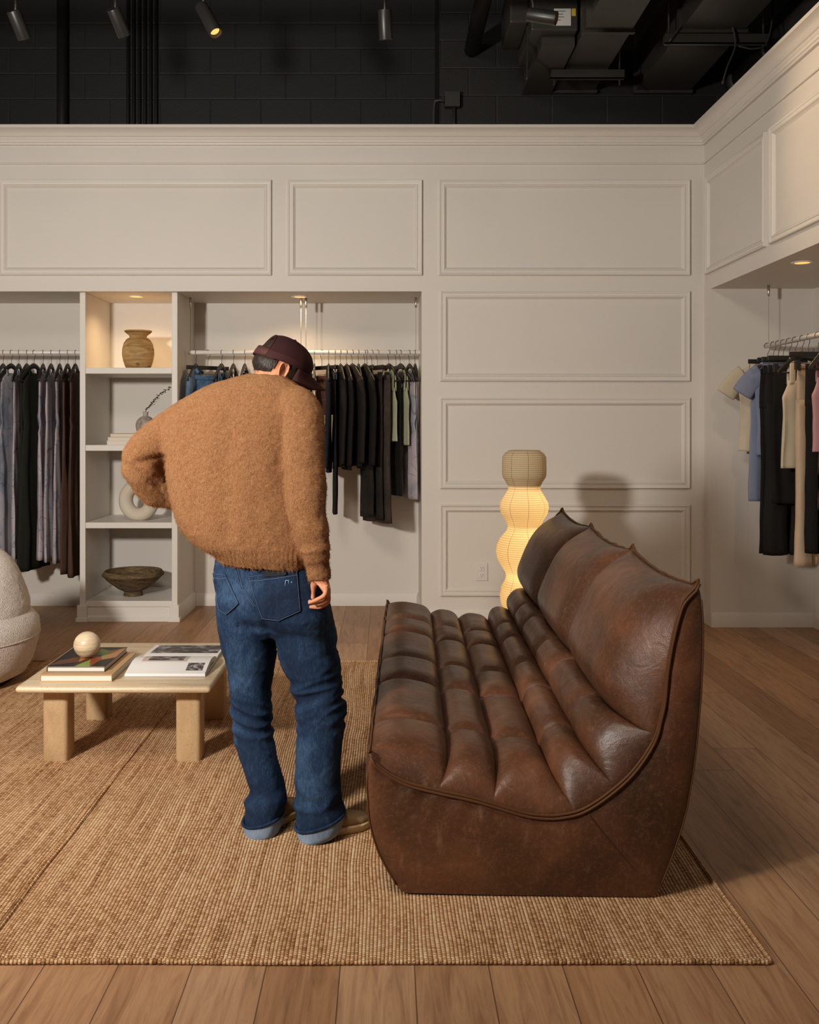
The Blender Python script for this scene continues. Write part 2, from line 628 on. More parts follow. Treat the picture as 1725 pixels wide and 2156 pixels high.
# ---- panel mouldings
MP = [(0, 0), (0, 0.020), (0.005, 0.024), (0.012, 0.021), (0.016, 0.014), (0.030, 0.012), (0.034, 0.017), (0.040, 0.017), (0.044, 0.011), (0.052, 0.004), (0.057, 0.0)]
trim_n = [2]


def panel_frame(plane, u0, u1, z0, z1):
    rings = []
    for w, h in MP:
        a, b, c, d = u0 + w, u1 - w, z0 + w, z1 - w
        q = [(a, c), (b, c), (b, d), (a, d)]
        rings.append([(u, WB - h, z) if plane == 'back' else (WR - h, u, z) for u, z in q])
    v, f = G_loft(rings, False, False)
    trim_n[0] += 1
    struct(ob('trim_%d' % trim_n[0], v, f, TRIM, smooth='auto'))


def bx_px(x):
    return (x - VX) * WB / FPX


for a, b in ((-2.75, bx_px(572)), (bx_px(606), bx_px(889)), (bx_px(924), bx_px(1452))):
    panel_frame('back', a, b, 2.470, 3.145)
for a, b in ((1.718, 2.356), (0.957, 1.600), (0.194, 0.842)):
    panel_frame('back', bx_px(927), bx_px(1452), a, b)
panel_frame('side', 5.635, 6.69, 2.466, 3.145)
panel_frame('side', 3.6, 5.57, 2.466, 3.145)

# ---- baseboards
def base_prof(h=0.10):
    return [(0, 0), (0.016, 0), (0.016, h - 0.022), (0.012, h - 0.014), (0.010, h - 0.004), (0.006, h), (0, h)]


def baseboard(name, pts_fn, a, b):
    v, f = G_loft([[pts_fn(p, z, a) for p, z in base_prof()], [pts_fn(p, z, b) for p, z in base_prof()]])
    struct(ob(name, v, f, TRIM, smooth='auto'))


baseboard('baseboard_back', lambda p, z, t: (t, NB - p, z), -4.1, 0.25)
baseboard('baseboard_front', lambda p, z, t: (t, WB - p, z), 0.25, WR)
baseboard('baseboard_side', lambda p, z, t: (t, 6.62 - p, z), WR, NX)
baseboard('baseboard_right', lambda p, z, t: (NX - p, t, z), 3.0, 6.62)
baseboard('baseboard_niche', lambda p, z, t: (0.25 - p, t, z), WB, NB)

# ---- pipes and conduits on the black rear wall
def pipe_v(name, label, cat, x, y, r, z0, z1, group=None, mat=BLACK):
    v, f = G_tube([(x, y, z0), (x, y, z1)], r, 14)
    return tag(ob(name, v, f, mat, origin=(x, y, z0)), label, cat, group)


pipe_v('drain_pipe', 'thick black vertical pipe standing alone on the black block wall', 'pipe', -2.56, 7.50, 0.042, 2.45, 5.0)
for i in range(6):
    pipe_v('wall_conduit', 'thin black vertical conduit in the bundle of six on the black block wall', 'conduit', -2.05 + i * 0.0447, 7.53, 0.013, 2.45, 5.0,
           'six vertical conduits on the black block wall')
jb = ob('junction_box', *G_box(1.4 * 0, 0, 0, 0, 0, 0), BLACK) if False else None
jx0, jx1, jz0, jz1 = (936 - VX) / 290, (968 - VX) / 290, 1.4 + (897 - 229) / 290, 1.4 + (897 - 197) / 290
J = thing('junction_box', 'small black square junction box on the black block wall', 'junction box', ((jx0 + jx1) / 2, 6.87, jz0))
ob('box_body', *G_box(jx0, jx1, 6.84, 6.90, jz0, jz1), DUCT, J, smooth=False, bevel=0.004)
ob('conduit', *G_tube([(jx0 + 0.07, 6.88, jz0), (jx0 + 0.07, 6.88, 3.45)], 0.012, 10), DUCT, J)
ob('elbow', *G_tube(smooth_path([(jx0, 6.87, jz0 + 0.05), (jx0 - 0.05, 6.87, jz0 + 0.05), (jx0 - 0.075, 6.88, jz0 + 0.02), (jx0 - 0.08, 6.88, 3.45)], 14), 0.011, 8), DUCT, J)

# ---- ducts, hangers, fan box and cables under the ceiling
def duct(label, x0, x1, z0, z1, y0, y1):
    D = thing('air_duct', label, 'duct', ((x0 + x1) / 2, y1, z0), 'rectangular black ducts under the ceiling')
    ob('duct_body', *G_box(x0, x1, y0, y1, z0, z1), DUCT, D, smooth=False)
    for k, yy in enumerate(np.arange(y1 - 0.02, y0, -1.05)):
        ob('joint_flange', *G_box(x0 - 0.018, x1 + 0.018, yy - 0.035, yy, z0 - 0.018, z1 + 0.018), DUCT, D, smooth=False)
    return D


duct('narrower black rectangular air duct running to the wall beside the white labelled fan box', 1.21, 1.50, 3.82, 4.15, 2.6, 6.90)
duct('wider black rectangular air duct nearer the panelled side wall', 1.80, 2.19, 3.82, 4.20, 2.6, 6.90)
HG = 'channel hangers under the ducts'
for lab, x0, x1, y, z in (('black channel hanger bar carrying the narrower duct', 1.10, 1.60, 6.40, 3.735), ('black channel hanger bar carrying the wider duct, cables looped over it', 1.70, 2.34, 5.82, 3.735)):
    H = thing('duct_hanger', lab, 'hanger bar', ((x0 + x1) / 2, y, z), HG)
    ob('channel_bar', *G_join(G_box(x0, x1, y - 0.02, y + 0.02, z, z + 0.008), G_box(x0, x1, y - 0.02, y - 0.014, z, z + 0.06), G_box(x0, x1, y + 0.014, y + 0.02, z, z + 0.06)), DUCT, H, smooth=False)
    for xr in (x0 + 0.03, x1 - 0.03):
        ob('threaded_rod', *G_tube([(xr, y, z - 0.04), (xr, y, 5.0)], 0.006, 8), BLKMETAL, H)
Fb = thing('fan_box', 'black fan unit box with a white label under the ceiling', 'fan unit', (1.06, 6.2, 3.85))
ob('housing', *G_box(0.90, 1.19, 5.9, 6.5, 3.86, 4.25), DUCT, Fb, smooth=False, bevel=0.008)
ob('inlet_collar', *G_box(0.78, 0.90, 6.0, 6.45, 3.95, 4.22), DUCT, Fb, smooth=False, bevel=0.01)
ob('drain_pan', *G_box(0.98, 1.19, 6.0, 6.88, 3.80, 3.86), DUCT, Fb, smooth=False)
ob('strap', *G_box(0.893, 0.90, 6.05, 6.09, 3.62, 3.95), BLKMETAL, Fb, smooth=False)
lb = ob('label', *G_box(1.04, 1.145, 5.893, 5.899, 3.885, 3.99), M('label_paper', '#b9b7b4', 0.7).m, Fb, smooth=False)
lb['label'] = 'white printed label'
tx = []
for i in range(4):
    w_ = (0.06, 0.045, 0.052, 0.03)[i]
    tx.append(G_box(1.05, 1.05 + w_, 5.891, 5.893, 3.975 - i * 0.018 - 0.004, 3.975 - i * 0.018))
ob('label_print', *G_join(*tx), M('label_ink', '#55534f', 0.7).m, lb, smooth=False)
ob('warning_sticker', *G_box(1.15, 1.175, 5.893, 5.899, 3.945, 3.99), M('yellow_sticker', '#b79a2a', 0.6).m, Fb, smooth=False)
v, f = G_tube([(0.62, 6.90, 4.13), (0.62, 4.0, 4.13)], 0.055, 18)
tag(ob('round_pipe', v, f, BLACK, origin=(0.62, 6.9, 4.13)), 'black round pipe coming out of the block wall under the ceiling', 'pipe')
v, f = G_tube([(2.62, 6.90, 3.90), (2.62, 5.2, 3.98)], 0.15, 24)
D = thing('flexible_duct', 'black round flexible duct behind the corner of the white crown moulding', 'duct', (2.62, 6.5, 3.9))
ob('hose', v, f, BLACK, D)
ob('collar', *G_tube([(2.62, 6.89, 3.90), (2.62, 6.80, 3.90)], 0.165, 24), DUCT, D)
ob('band', *G_tube([(2.62, 6.30, 3.928), (2.62, 6.26, 3.93)], 0.156, 24), DUCT, D)
for lab, pts in (('thin black cable arched over the wider duct hanger', [(1.72, 5.78, 3.74), (1.82, 5.77, 3.86), (1.95, 5.76, 3.90), (2.08, 5.77, 3.86), (2.12, 5.77, 3.72), (2.07, 5.77, 3.58), (2.04, 5.77, 3.48)]),
                 ('thin black cable drooping below the end of the wider duct hanger', [(2.15, 5.8, 3.72), (2.24, 5.79, 3.70), (2.32, 5.79, 3.74), (2.36, 5.8, 3.95), (2.33, 5.8, 4.2)]),
                 ('black cable bundle running up beside the fan box', [(1.16, 6.52, 4.0), (1.17, 5.86, 4.22), (1.15, 5.4, 4.24), (1.16, 5.0, 4.27), (1.15, 4.5, 4.3)])):
    tag(ob('cable', *G_tube(smooth_path(pts, 40), 0.006, 6), DUCT, origin=pts[0]), lab, 'cable', 'cables under the ceiling')

# ---- track and its spotlights
TRZ = 3.70
tag(ob('lighting_track', *G_box(-3.2, 2.0, 4.98, 5.02, TRZ, TRZ + 0.035), BLKMETAL, origin=(0, 5, TRZ), smooth=False), 'black lighting track that carries the spotlights', 'track')
for xr in (-2.8, -0.3, 1.8):
    tag(ob('track_rod', *G_tube([(xr, 5, TRZ + 0.03), (xr, 5, 5.0)], 0.005, 6), BLKMETAL, origin=(xr, 5, TRZ)), 'thin black rod holding the lighting track up to the ceiling', 'rod', 'rods of the lighting track')
LAMPGLOW = m_emit('spot_glow', '#ffb866', 1.5)


def spot_head(label, pa, pb, y0, y1, lit, power=0, target=None):
    A, B = pp(pa[0], pa[1], y0), pp(pb[0], pb[1], y1)
    d = (B - A).normalized()
    S = thing('track_spotlight', label, 'spotlight', (A.x, 5, TRZ), 'spotlights on the ceiling track')
    r = 0.036
    A2 = A + d * 0.0
    prof = [(A2, r * 0.96), (A2 + d * 0.004, r), (B - d * 0.002, r), (B, r * 0.985), (B, r * 0.85), (B - d * 0.02, r * 0.8), (B - d * 0.035, r * 0.6)]
    a = d.orthogonal().normalized()
    b = d.cross(a)
    rings = [[c + a * (q * math.cos(2 * PI * k / 24)) + b * (q * math.sin(2 * PI * k / 24)) for k in range(24)] for c, q in prof]
    ob('housing', *G_loft(rings), BLKMETAL, S, smooth='auto')
    rr = [[B - d * 0.018 + a * (r * 0.72 * math.cos(2 * PI * k / 20)) + b * (r * 0.72 * math.sin(2 * PI * k / 20)) for k in range(20)],
          [B - d * 0.014 + a * (r * 0.3 * math.cos(2 * PI * k / 20)) + b * (r * 0.3 * math.sin(2 * PI * k / 20)) for k in range(20)]]
    ob('lens', *G_loft(rr), LAMPGLOW, S)
    mid = A + d * 0.03
    ob('yoke', *G_tube([(mid.x, mid.y, mid.z), (mid.x, mid.y, A.z + 0.045), (A.x, 5, TRZ)], 0.008, 8), BLKMETAL, S)
    ob('track_adapter', *G_box(A.x - 0.05, A.x + 0.05, 4.982, 5.018, TRZ - 0.03, TRZ), BLKMETAL, S, smooth=False, bevel=0.004)
    if power:
        l = add_light('spot_beam', 'SPOT', B + d * 0.01, B + (target if target else d), power, (1.0, 0.72, 0.45), 0.03, spot=70, blend=0.9)
        l.parent = S
        l.matrix_parent_inverse = Matrix.Translation(-S.location)


spot_head('black spotlight on the track, first from the outer end above the hanging dresses', (28, 22), (52, 82), 4.97, 5.05, False)
spot_head('slanting black spotlight on the track in front of the six conduits', (238, 18), (262, 75), 4.97, 5.06, False)
spot_head('slanting black spotlight with its glowing lens showing', (424, 14), (455, 70), 5.02, 4.96, True)
spot_head('upright black spotlight on the track above the middle of the back wall', (810, 20), (813, 84), 4.97, 5.02, False)
spot_head('black spotlight on the track turned sideways in front of the fan box', (1112, 30), (1172, 39), 5.02, 4.97, True, 45, Vector((1.0, -0.15, -0.42)))

# ---- recessed downlights in the niche heads
DOWN = m_emit('downlight_glow', '#ffb45e', 1.35)


def downlight(label, x, y, power):
    D = thing('downlight', label, 'downlight', (x, y, HD), 'small recessed downlights')
    n = 28
    rings = [[(x + r * math.cos(2 * PI * k / n), y + r * math.sin(2 * PI * k / n), HD + z) for k in range(n)] for r, z in ((0.062, 0.0), (0.062, -0.005), (0.046, -0.006), (0.042, -0.002))]
    ob('trim_ring', *G_loft(rings, True, False), STEEL if False else RAILW, D)
    rings = [[(x + r * math.cos(2 * PI * k / n), y + r * math.sin(2 * PI * k / n), HD + z) for k in range(n)] for r, z in ((0.043, -0.001), (0.043, -0.004), (0.01, -0.006))]
    ob('lens', *G_loft(rings), DOWN, D)
    l = add_light('downlight_beam', 'SPOT', (x, y, HD - 0.012), (x, y, 0), power, (1.0, 0.66, 0.34), 0.035, spot=150, blend=0.9)
    l.parent = D
    l.matrix_parent_inverse = Matrix.Translation(-D.location)


downlight('glowing recessed downlight above the earthen vase', -1.845, 7.0, 20)
downlight('glowing recessed downlight above the middle of the two-part rail', -0.64, 7.02, 30)
downlight('glowing recessed downlight in the side niche', 2.43, 5.55, 12)

# ---- wall outlet
ox0, ox1, oz0, oz1 = bx_px(1002), bx_px(1027), 1.4 - (1222 - 897) * WB / FPX, 1.4 - (1185 - 897) * WB / FPX
O = thing('wall_outlet', 'white double power outlet low on the panelled wall', 'outlet', ((ox0 + ox1) / 2, WB, oz0))
ob('cover_plate', *G_box(ox0, ox1, WB - 0.008, WB, oz0, oz1), TRIM, O, smooth=False, bevel=0.002)
ocx, ocz = (ox0 + ox1) / 2, (oz0 + oz1) / 2
for s in (-1, 1):
    cz = ocz + s * 0.024
    so = ob('socket', *G_box(ocx - 0.017, ocx + 0.017, WB - 0.011, WB - 0.007, cz - 0.017, cz + 0.017), TRIM, O, smooth=False, bevel=0.003)
    sl = [G_box(ocx - 0.008, ocx - 0.006, WB - 0.0118, WB - 0.0105, cz, cz + 0.009), G_box(ocx + 0.006, ocx + 0.008, WB - 0.0118, WB - 0.0105, cz, cz + 0.009),
          G_box(ocx - 0.002, ocx + 0.002, WB - 0.0118, WB - 0.0105, cz - 0.010, cz - 0.006)]
    ob('socket_slots', *G_join(*sl), BLKMETAL, so, smooth=False)

# ================================================================== built-in bookcase
BF = 6.80
B = thing('bookcase', 'white open bookcase with four shelves between the two clothes niches', 'bookcase', (-1.85, BF, 0))
for x0, x1 in ((-2.197, -2.156), (-1.538, -1.497)):
    ob('side_panel', *G_box(x0, x1, BF, NB, 0, HD), SHELF, B, smooth=False, bevel=0.003)
for z0, z1 in ((1.775, 1.818), (1.222, 1.264), (0.667, 0.709), (0.105, 0.147)):
    ob('shelf', *G_box(-2.156, -1.538, BF + 0.004, NB, z0, z1), SHELF, B, smooth=False, bevel=0.003)
v, f = G_loft([[(x, BF + 0.012 - p, z) for p, z in ((0, 0), (0.012, 0), (0.012, 0.03), (0.004, 0.04), (0, 0.045), (0, 0.105))] + [(x, BF + 0.05, 0.105), (x, BF + 0.05, 0)] for x in (-2.156, -1.538)])
ob('plinth', v, f, SHELF, B, smooth='auto')
for x0, x1 in ((-2.22, -2.135), (-1.56, -1.475)):
    ob('plinth_block', *G_join(G_box(x0 + 0.008, x1 - 0.008, BF - 0.018, BF + 0.03, 0, 0.118), G_box(x0, x1, BF - 0.026, BF + 0.03, 0, 0.03)), SHELF, B, smooth=False, bevel=0.004)
v, f = G_loft([[(-1.497 + p, y, z) for p, z in base_prof(0.115)] for y in (BF + 0.02, NB)])
ob('base_moulding', v, f, SHELF, B, smooth='auto')

# ---- earthen vase
kv = M('ochre_earthenware', rough=0.7, spec=0.25)
c = kv.co()
n1 = kv.noise(kv.co(scale=(6, 6, 45)), 1.0, 4, 0.6, 1.0)
n2 = kv.noise(c, 28, 5, 0.7)
colv = kv.ramp(n1, [(0.3, '#86683f'), (0.5, '#a98655'), (0.7, '#c0a070')])
zz = kv.sep(c)[2]
low = kv.math('MULTIPLY', kv.math('SUBTRACT', 0.115, zz, clamp=True), 9, clamp=True)
colv = kv.mix(kv.math('MULTIPLY', kv.math('GREATER_THAN', n2, 0.60), kv.math('MULTIPLY', low, 0.8)), colv, '#2f2314')
kv.to('Base Color', colv)
kv.to('Normal', kv.bump(n2, 0.4, 0.006))
VZ = 1.818
vp = [(0.060, 0), (0.085, 0.004), (0.094, 0.02), (0.106, 0.055), (0.115, 0.105), (0.1145, 0.14), (0.104, 0.185), (0.085, 0.215), (0.064, 0.228), (0.060, 0.234), (0.068, 0.246),
      (0.088, 0.262), (0.098, 0.272), (0.099, 0.280), (0.094, 0.281), (0.078, 0.268), (0.056, 0.242), (0.052, 0.232)]
V = thing('vase', 'ochre earthenware vase with a flared rim on the top shelf', 'vase', (-1.82, 6.96, VZ))
r_ = ob('body', *G_lathe(vp[:13], 48), kv.m, V)
r_.matrix_parent_inverse = Matrix.Identity(4)
r_ = ob('rim', *G_lathe(vp[11:], 48), kv.m, V)
r_.matrix_parent_inverse = Matrix.Identity(4)

# ---- books under the bottle vase
def book(label, x0, x1, y0, y1, z0, h, cover, page, group=None, name='book'):
    b = thing(name, label, 'book', ((x0 + x1) / 2, (y0 + y1) / 2, z0), group)
    t = min(0.0035, h * 0.12)
    ob('cover', *G_join(G_box(x0, x1, y0, y1, z0, z0 + t), G_box(x0, x1, y0, y1, z0 + h - t, z0 + h), G_box(x0, x0 + t, y0, y1, z0 + t, z0 + h - t)), cover, b, smooth=False, bevel=0.0008)
    ob('pages', *G_box(x0 + t, x1 - 0.004, y0 + 0.004, y1 - 0.004, z0 + t, z0 + h - t), page, b, smooth=False)
    return b


PAGE = M('paper_pages', '#d9cfc0', 0.8).m
kp = M('page_edges', '#d8cdbd', 0.8)
kp.to('Base Color', kp.mix(kp.math('MULTIPLY', kp.math('SINE', kp.math('MULTIPLY', kp.sep(kp.co())[2], 2500)), 0.3, clamp=True), '#ddd2c2', '#a79a88'))
PAGES = kp.m
SG = 'pale books stacked under the bottle vase'
book('white book at the bottom of the stack under the bottle vase', -2.02, -1.70, 6.86, 7.10, 1.264, 0.030, M('white_cover', '#d8d2c8', 0.5).m, PAGES, SG)
book('white book in the middle of the stack under the bottle vase', -2.015, -1.71, 6.865, 7.09, 1.294, 0.026, M('ivory_cover', '#d2cabd', 0.5).m, PAGES, SG)
tb = book('tan topped book uppermost in the stack under the bottle vase', -2.00, -1.715, 6.87, 7.09, 1.320, 0.026, M('tan_cover', '#b79d7c', 0.6).m, PAGES, SG)
# ---- bottle vase with twig
ks = M('speckled_stoneware', rough=0.6)
n = ks.noise(ks.co(), 16, 4, 0.6)
ks.to('Base Color', ks.ramp(n, [(0.35, '#75675f'), (0.5, '#a1968c'), (0.7, '#b8aea4')]))
BVX, BVY, BVZ = -1.765, 6.96, 1.346
bp = [(0.035, 0), (0.05, 0.003), (0.064, 0.02), (0.0715, 0.05), (0.071, 0.072), (0.060, 0.100), (0.040, 0.118), (0.021, 0.126), (0.018, 0.132), (0.0185, 0.148), (0.023, 0.158), (0.021, 0.159), (0.015, 0.150), (0.014, 0.13)]
V = ob('bottle_vase', *G_lathe(bp, 40), ks.m)
V.location = (BVX, BVY, BVZ)
tag(V, 'small round speckled stoneware bottle vase holding a twig', 'vase')
TW = M('twig_green', '#3d3f26', 0.7).m
T = thing('twig', 'dry green branching twig standing in the speckled bottle vase', 'twig', (BVX, BVY, BVZ + 0.14))
stem = smooth_path([pp(305, 868, 6.96), pp(312, 858, 6.96), pp(325, 842, 6.95), pp(340, 828, 6.94), pp(359, 816, 6.93)], 24)
ob('stem', *G_tube(stem, list(np.linspace(0.0028, 0.0014, 24)), 6), TW, T)
for k, (i0, px, py) in enumerate(((7, 331, 845), (9, 337, 838), (13, 344, 826), (5, 327, 851))):
    q = smooth_path([stem[i0], (stem[i0] + pp(px, py, 6.93)) / 2 + Vector((0, 0, 0.006)), pp(px, py, 6.92)], 8)
    ob('side_shoot', *G_tube(q, 0.0014, 5), TW, T)
lv = []
rnd = random.Random(4)
for i in range(4, 24):
    for s in range(2):
        p = stem[i] + Vector((rnd.uniform(-.01, .01), rnd.uniform(-.008, .008), rnd.uniform(-.006, .008)))
        lv.append(G_sphere(p, 0.0042, 6, 4, (1.5, 1, 1)))
ob('buds', *G_join(*lv), TW, T)
# ---- ring sculpture
kr = M('cream_ceramic', '#cbbfae', 0.75)
kr.to('Normal', kr.bump(kr.noise(kr.co(), 60, 3), 0.2, 0.004))
rg = []
R_, r_ = 0.106, 0.050
for i in range(56):
    a = 2 * PI * i / 56
    ring = []
    for j in range(24):
        b = 2 * PI * j / 24
        q = R_ + r_ * math.cos(b)
        z = max(q * math.sin(a), -0.146)
        ring.append((q * math.cos(a), 0.055 * math.sin(b), z + 0.146))
    rg.append(ring)
rg.append(rg[0])
o = ob('ring_sculpture', *G_loft(rg, False, False), kr.m)
o.location = (-1.82, 6.98, 0.709)
o.rotation_euler = (0, 0, math.radians(-14))
tag(o, 'cream ceramic ring sculpture standing on the third shelf', 'sculpture')
# ---- wooden bowl
kb = M('dark_carved_wood', rough=0.8, spec=0.2)
n = kb.noise(kb.co(scale=(14, 14, 70)), 1.0, 5, 0.7, 0.6)
kb.to('Base Color', kb.ramp(n, [(0.3, '#382c1f'), (0.5, '#63513a'), (0.72, '#8a7654')]))
kb.to('Normal', kb.bump(kb.noise(kb.co(), 60, 5, 0.7), 0.5, 0.006))
bpz = [(0.062, 0), (0.070, 0.004), (0.066, 0.022), (0.068, 0.034), (0.105, 0.052), (0.150, 0.085), (0.190, 0.120), (0.213, 0.146), (0.222, 0.150), (0.224, 0.162), (0.216, 0.172), (0.207, 0.186), (0.198, 0.186),
       (0.190, 0.160), (0.150, 0.110), (0.09, 0.07), (0.02, 0.058)]
o = thing('bowl', 'wide dark carved wooden bowl on a foot on the lowest shelf', 'bowl', (-1.875, 7.03, 0.147))
q = ob('bowl_body', *G_lathe(bpz[3:], 56), kb.m, o)
q.matrix_parent_inverse = Matrix.Identity(4)
q = ob('foot', *G_lathe(bpz[:4], 40), kb.m, o)
q.matrix_parent_inverse = Matrix.Identity(4)

# ================================================================== rugs
RZ = 0.012
RUGM = m_rug(1.0)


def rug(label, x0, x1, y0, y1, seed):
    R = thing('jute_rug', label, 'rug', ((x0 + x1) / 2, y0, 0))
    rnd = random.Random(seed)
    nx, ny = 60, 110
    rows = []
    V, F = [], []
    for j in range(ny + 1):
        for i in range(nx + 1):
            x = x0 + (x1 - x0) * i / nx
            y = y0 + (y1 - y0) * j / ny
            dx = 0.006 * mnoise.noise((seed, y * 2.2, 0)) if i in (0, nx) else 0
            z = RZ + 0.0012 * mnoise.noise((x * 3, y * 3, seed)) + 0.004 * math.exp(-((y - 4.66) / 0.016) ** 2) + 0.003 * math.exp(-((y - 3.90) / 0.02) ** 2)
            V.append((x + dx, y + (0.005 * mnoise.noise((x * 2, seed, 3)) if j in (0, ny) else 0), z - (0.006 if i in (0, nx) or j in (0, ny) else 0)))
    for j in range(ny):
        for i in range(nx):
            a = j * (nx + 1) + i
            F.append((a, a + 1, a + nx + 2, a + nx + 1))
    k = len(V)
    V += [(x0, y0, 0.0005), (x1, y0, 0.0005), (x1, y1, 0.0005), (x0, y1, 0.0005)]
    F.append((k + 3, k + 2, k + 1, k))
    ob('weave', V, F, RUGM, R)
    # corded hem all the way round
    pts = [(x0, y0), (x1, y0), (x1, y1), (x0, y1), (x0, y0)]
    path, rad = [], []
    for (ax, ay), (bx_, by) in zip(pts, pts[1:]):
        L = math.hypot(bx_ - ax, by - ay)
        m = int(L / 0.006)
        for i in range(m):
            t = i / m
            x, y = ax + (bx_ - ax) * t, ay + (by - ay) * t
            s = L * t
            path.append((x + 0.005 * mnoise.noise((seed, y * 2.2, 0)), y + 0.005 * mnoise.noise((x * 2, seed, 3)), 0.0075))
            rad.append(0.0062 + 0.0020 * abs(math.sin(s / 0.019 * PI)) + 0.0006 * mnoise.noise((s * 40, seed, 0)))
    ob('corded_hem', *G_tube(path, rad, 8), RUGM, R)


rug('large woven jute rug under the leather sofa and the person', -1.075, 1.0, 2.47, 5.62, 1.0)
rug('large woven jute rug under the coffee table and armchair', -3.20, -1.085, 2.50, 5.62, 2.0)
# ================================================================== leather sofa
SY, SL, NM = 2.81, 0.82, 3


def sn(px, py):
    return ((px - VX) / 712.0, CAM_H - (py - VY) / 712.0)


low_px = [(779, 1596), (774, 1618), (773, 1660), (777, 1725), (785, 1760), (797, 1795), (815, 1830), (844, 1876), (852, 1880), (1000, 1882), (1200, 1883), (1370, 1883), (1378, 1879), (1392, 1850), (1412, 1798), (1430, 1745),
          (1443, 1695), (1456, 1620), (1464, 1553), (1472, 1460), (1476, 1370), (1476.5, 1310), (1472, 1250), (1466, 1229.5)]
top_px = [(779, 1596), (790, 1606), (807, 1620), (835, 1637), (867, 1650), (931, 1665), (985, 1676), (1034, 1689), (1103, 1709), (1150, 1714), (1180, 1712), (1223, 1701), (1275, 1668), (1330, 1618), (1373, 1553), (1388, 1500), (1395, 1467),
          (1401, 1403), (1412, 1339), (1429, 1274), (1443, 1252), (1466, 1229.5)]


def resample(P, n):
    P = [Vector(p) for p in P]
    d = [0]
    for a, b in zip(P, P[1:]):
        d.append(d[-1] + (b - a).length)
    out = []
    for i in range(n):
        s = d[-1] * i / (n - 1)
        out.append(Vector([np.interp(s, d, [p[k] for p in P]) for k in range(len(P[0]))]))
    return out


LOW = [Vector((sn(*p)[0], sn(*p)[1])) for p in low_px]
TOP = smooth_path([Vector((sn(*p)[0], sn(*p)[1], 0)) for p in top_px], 90)
TOP = resample([Vector((p.x, p.y)) for p in TOP], 97)
CR = [Vector(p) for p in ((-0.05, 0.414), (0.188, 0.376), (0.336, 0.352), (0.498, 0.332), (0.616, 0.394), (0.715, 0.512), (0.916, 0.930))]
AMP = [0.060, 0.054, 0.056, 0.076, 0.078, 0.125]
# fraction along the end piping that faces each crease
top_d = [0.0]
for a, b in zip(TOP, TOP[1:]):
    top_d.append(top_d[-1] + (b - a).length)


def top_frac(px, py):
    q = Vector(sn(px, py))
    i = min(range(len(TOP)), key=lambda k: (TOP[k] - q).length)
    return top_d[i] / top_d[-1]


TF = [0.0, top_frac(927, 1664), top_frac(1034, 1689), top_frac(1210, 1706), top_frac(1296, 1650), top_frac(1376, 1545), 1.0]


def top_at(f):
    s = f * top_d[-1]
    return Vector((np.interp(s, top_d, [p.x for p in TOP]), np.interp(s, top_d, [p.y for p in TOP])))


def quarter(d, w):
    t = min(max(d / w, 0.0), 1.0)
    return math.sqrt(max(0.0, 1 - (1 - t) ** 2))


MID = [SL / 2 - 0.085, SL / 2 - 0.075, SL / 2 - 0.12]


def cushion_point(sec, q, y, ends, mi):
    """sec/q: pad and place across it; y: 0..SL along the module; ends: (near end is panel, far end is panel)"""
    a, b = CR[sec], CR[sec + 1]
    base = a.lerp(b, q)
    tan = (b - a).normalized()
    nrm = Vector((-tan.y, tan.x))
    L = (b - a).length
    dq = min(q, 1 - q) * L
    gt = quarter(dq, 0.060 if sec < 5 else 0.10)
    # cushioned, smoother at the very front edge and the top edge
    if sec == 0 and q < 0.5:
        gt = quarter(q * L, 0.10)
    if sec == 5 and q > 0.5:
        gt = quarter((1 - q) * L, 0.20)
    dome = 0.80 + 0.20 * (1 - (2 * q - 1) ** 2)
    v = y / SL
    dn, df = y, SL - y
    gn = quarter(dn, 0.20 if ends[0] else 0.10)
    gf = quarter(df, 0.20 if ends[1] else 0.10)
    g_edge = min(gn, gf)
    if sec < 5:
        dm = abs(y - MID[mi] - 0.004 * math.sin(sec * 2.1))
        g_mid = 1 - 0.80 * (1 - quarter(dm, 0.085))
        dome *= 0.97
    else:
        g_mid = 1.0
        dome *= 0.85 + 0.15 * math.sin(PI * v)
    g_lift = min(quarter(dn, 0.07 if ends[0] else 0.10), quarter(df, 0.07 if ends[1] else 0.10)) if sec < 5 else min(quarter(dn, 0.16), quarter(df, 0.16))
    lift = AMP[sec] * gt * dome * g_mid * g_lift
    if sec == 5:
        lift += 0.012 * math.sin(PI * v) * gt
    p = base + nrm * lift
    # end panels: the edge drops to the piping line
    for gg, e in ((gn, ends[0]), (gf, ends[1])):
        if e:
            fr = TF[sec] + (TF[sec + 1] - TF[sec]) * q
            p = top_at(fr) * (1 - gg) + p * gg
    # tufting puckers
    if sec < 5:
        dm = abs(y - MID[mi])
        w = math.exp(-dm / 0.07) * math.exp(-dq / 0.06)
        p += nrm * (0.009 * w * math.sin(y * 190 + sec) * gt)
    if sec == 5:
        p.y -= 0.028 * max(0.0, math.sin(PI * v)) ** 0.8 * q ** 4
    p += nrm * (0.004 * mnoise.noise((base.x * 7, y * 7 + sec, base.y * 7)) * gt * g_edge)
    return p


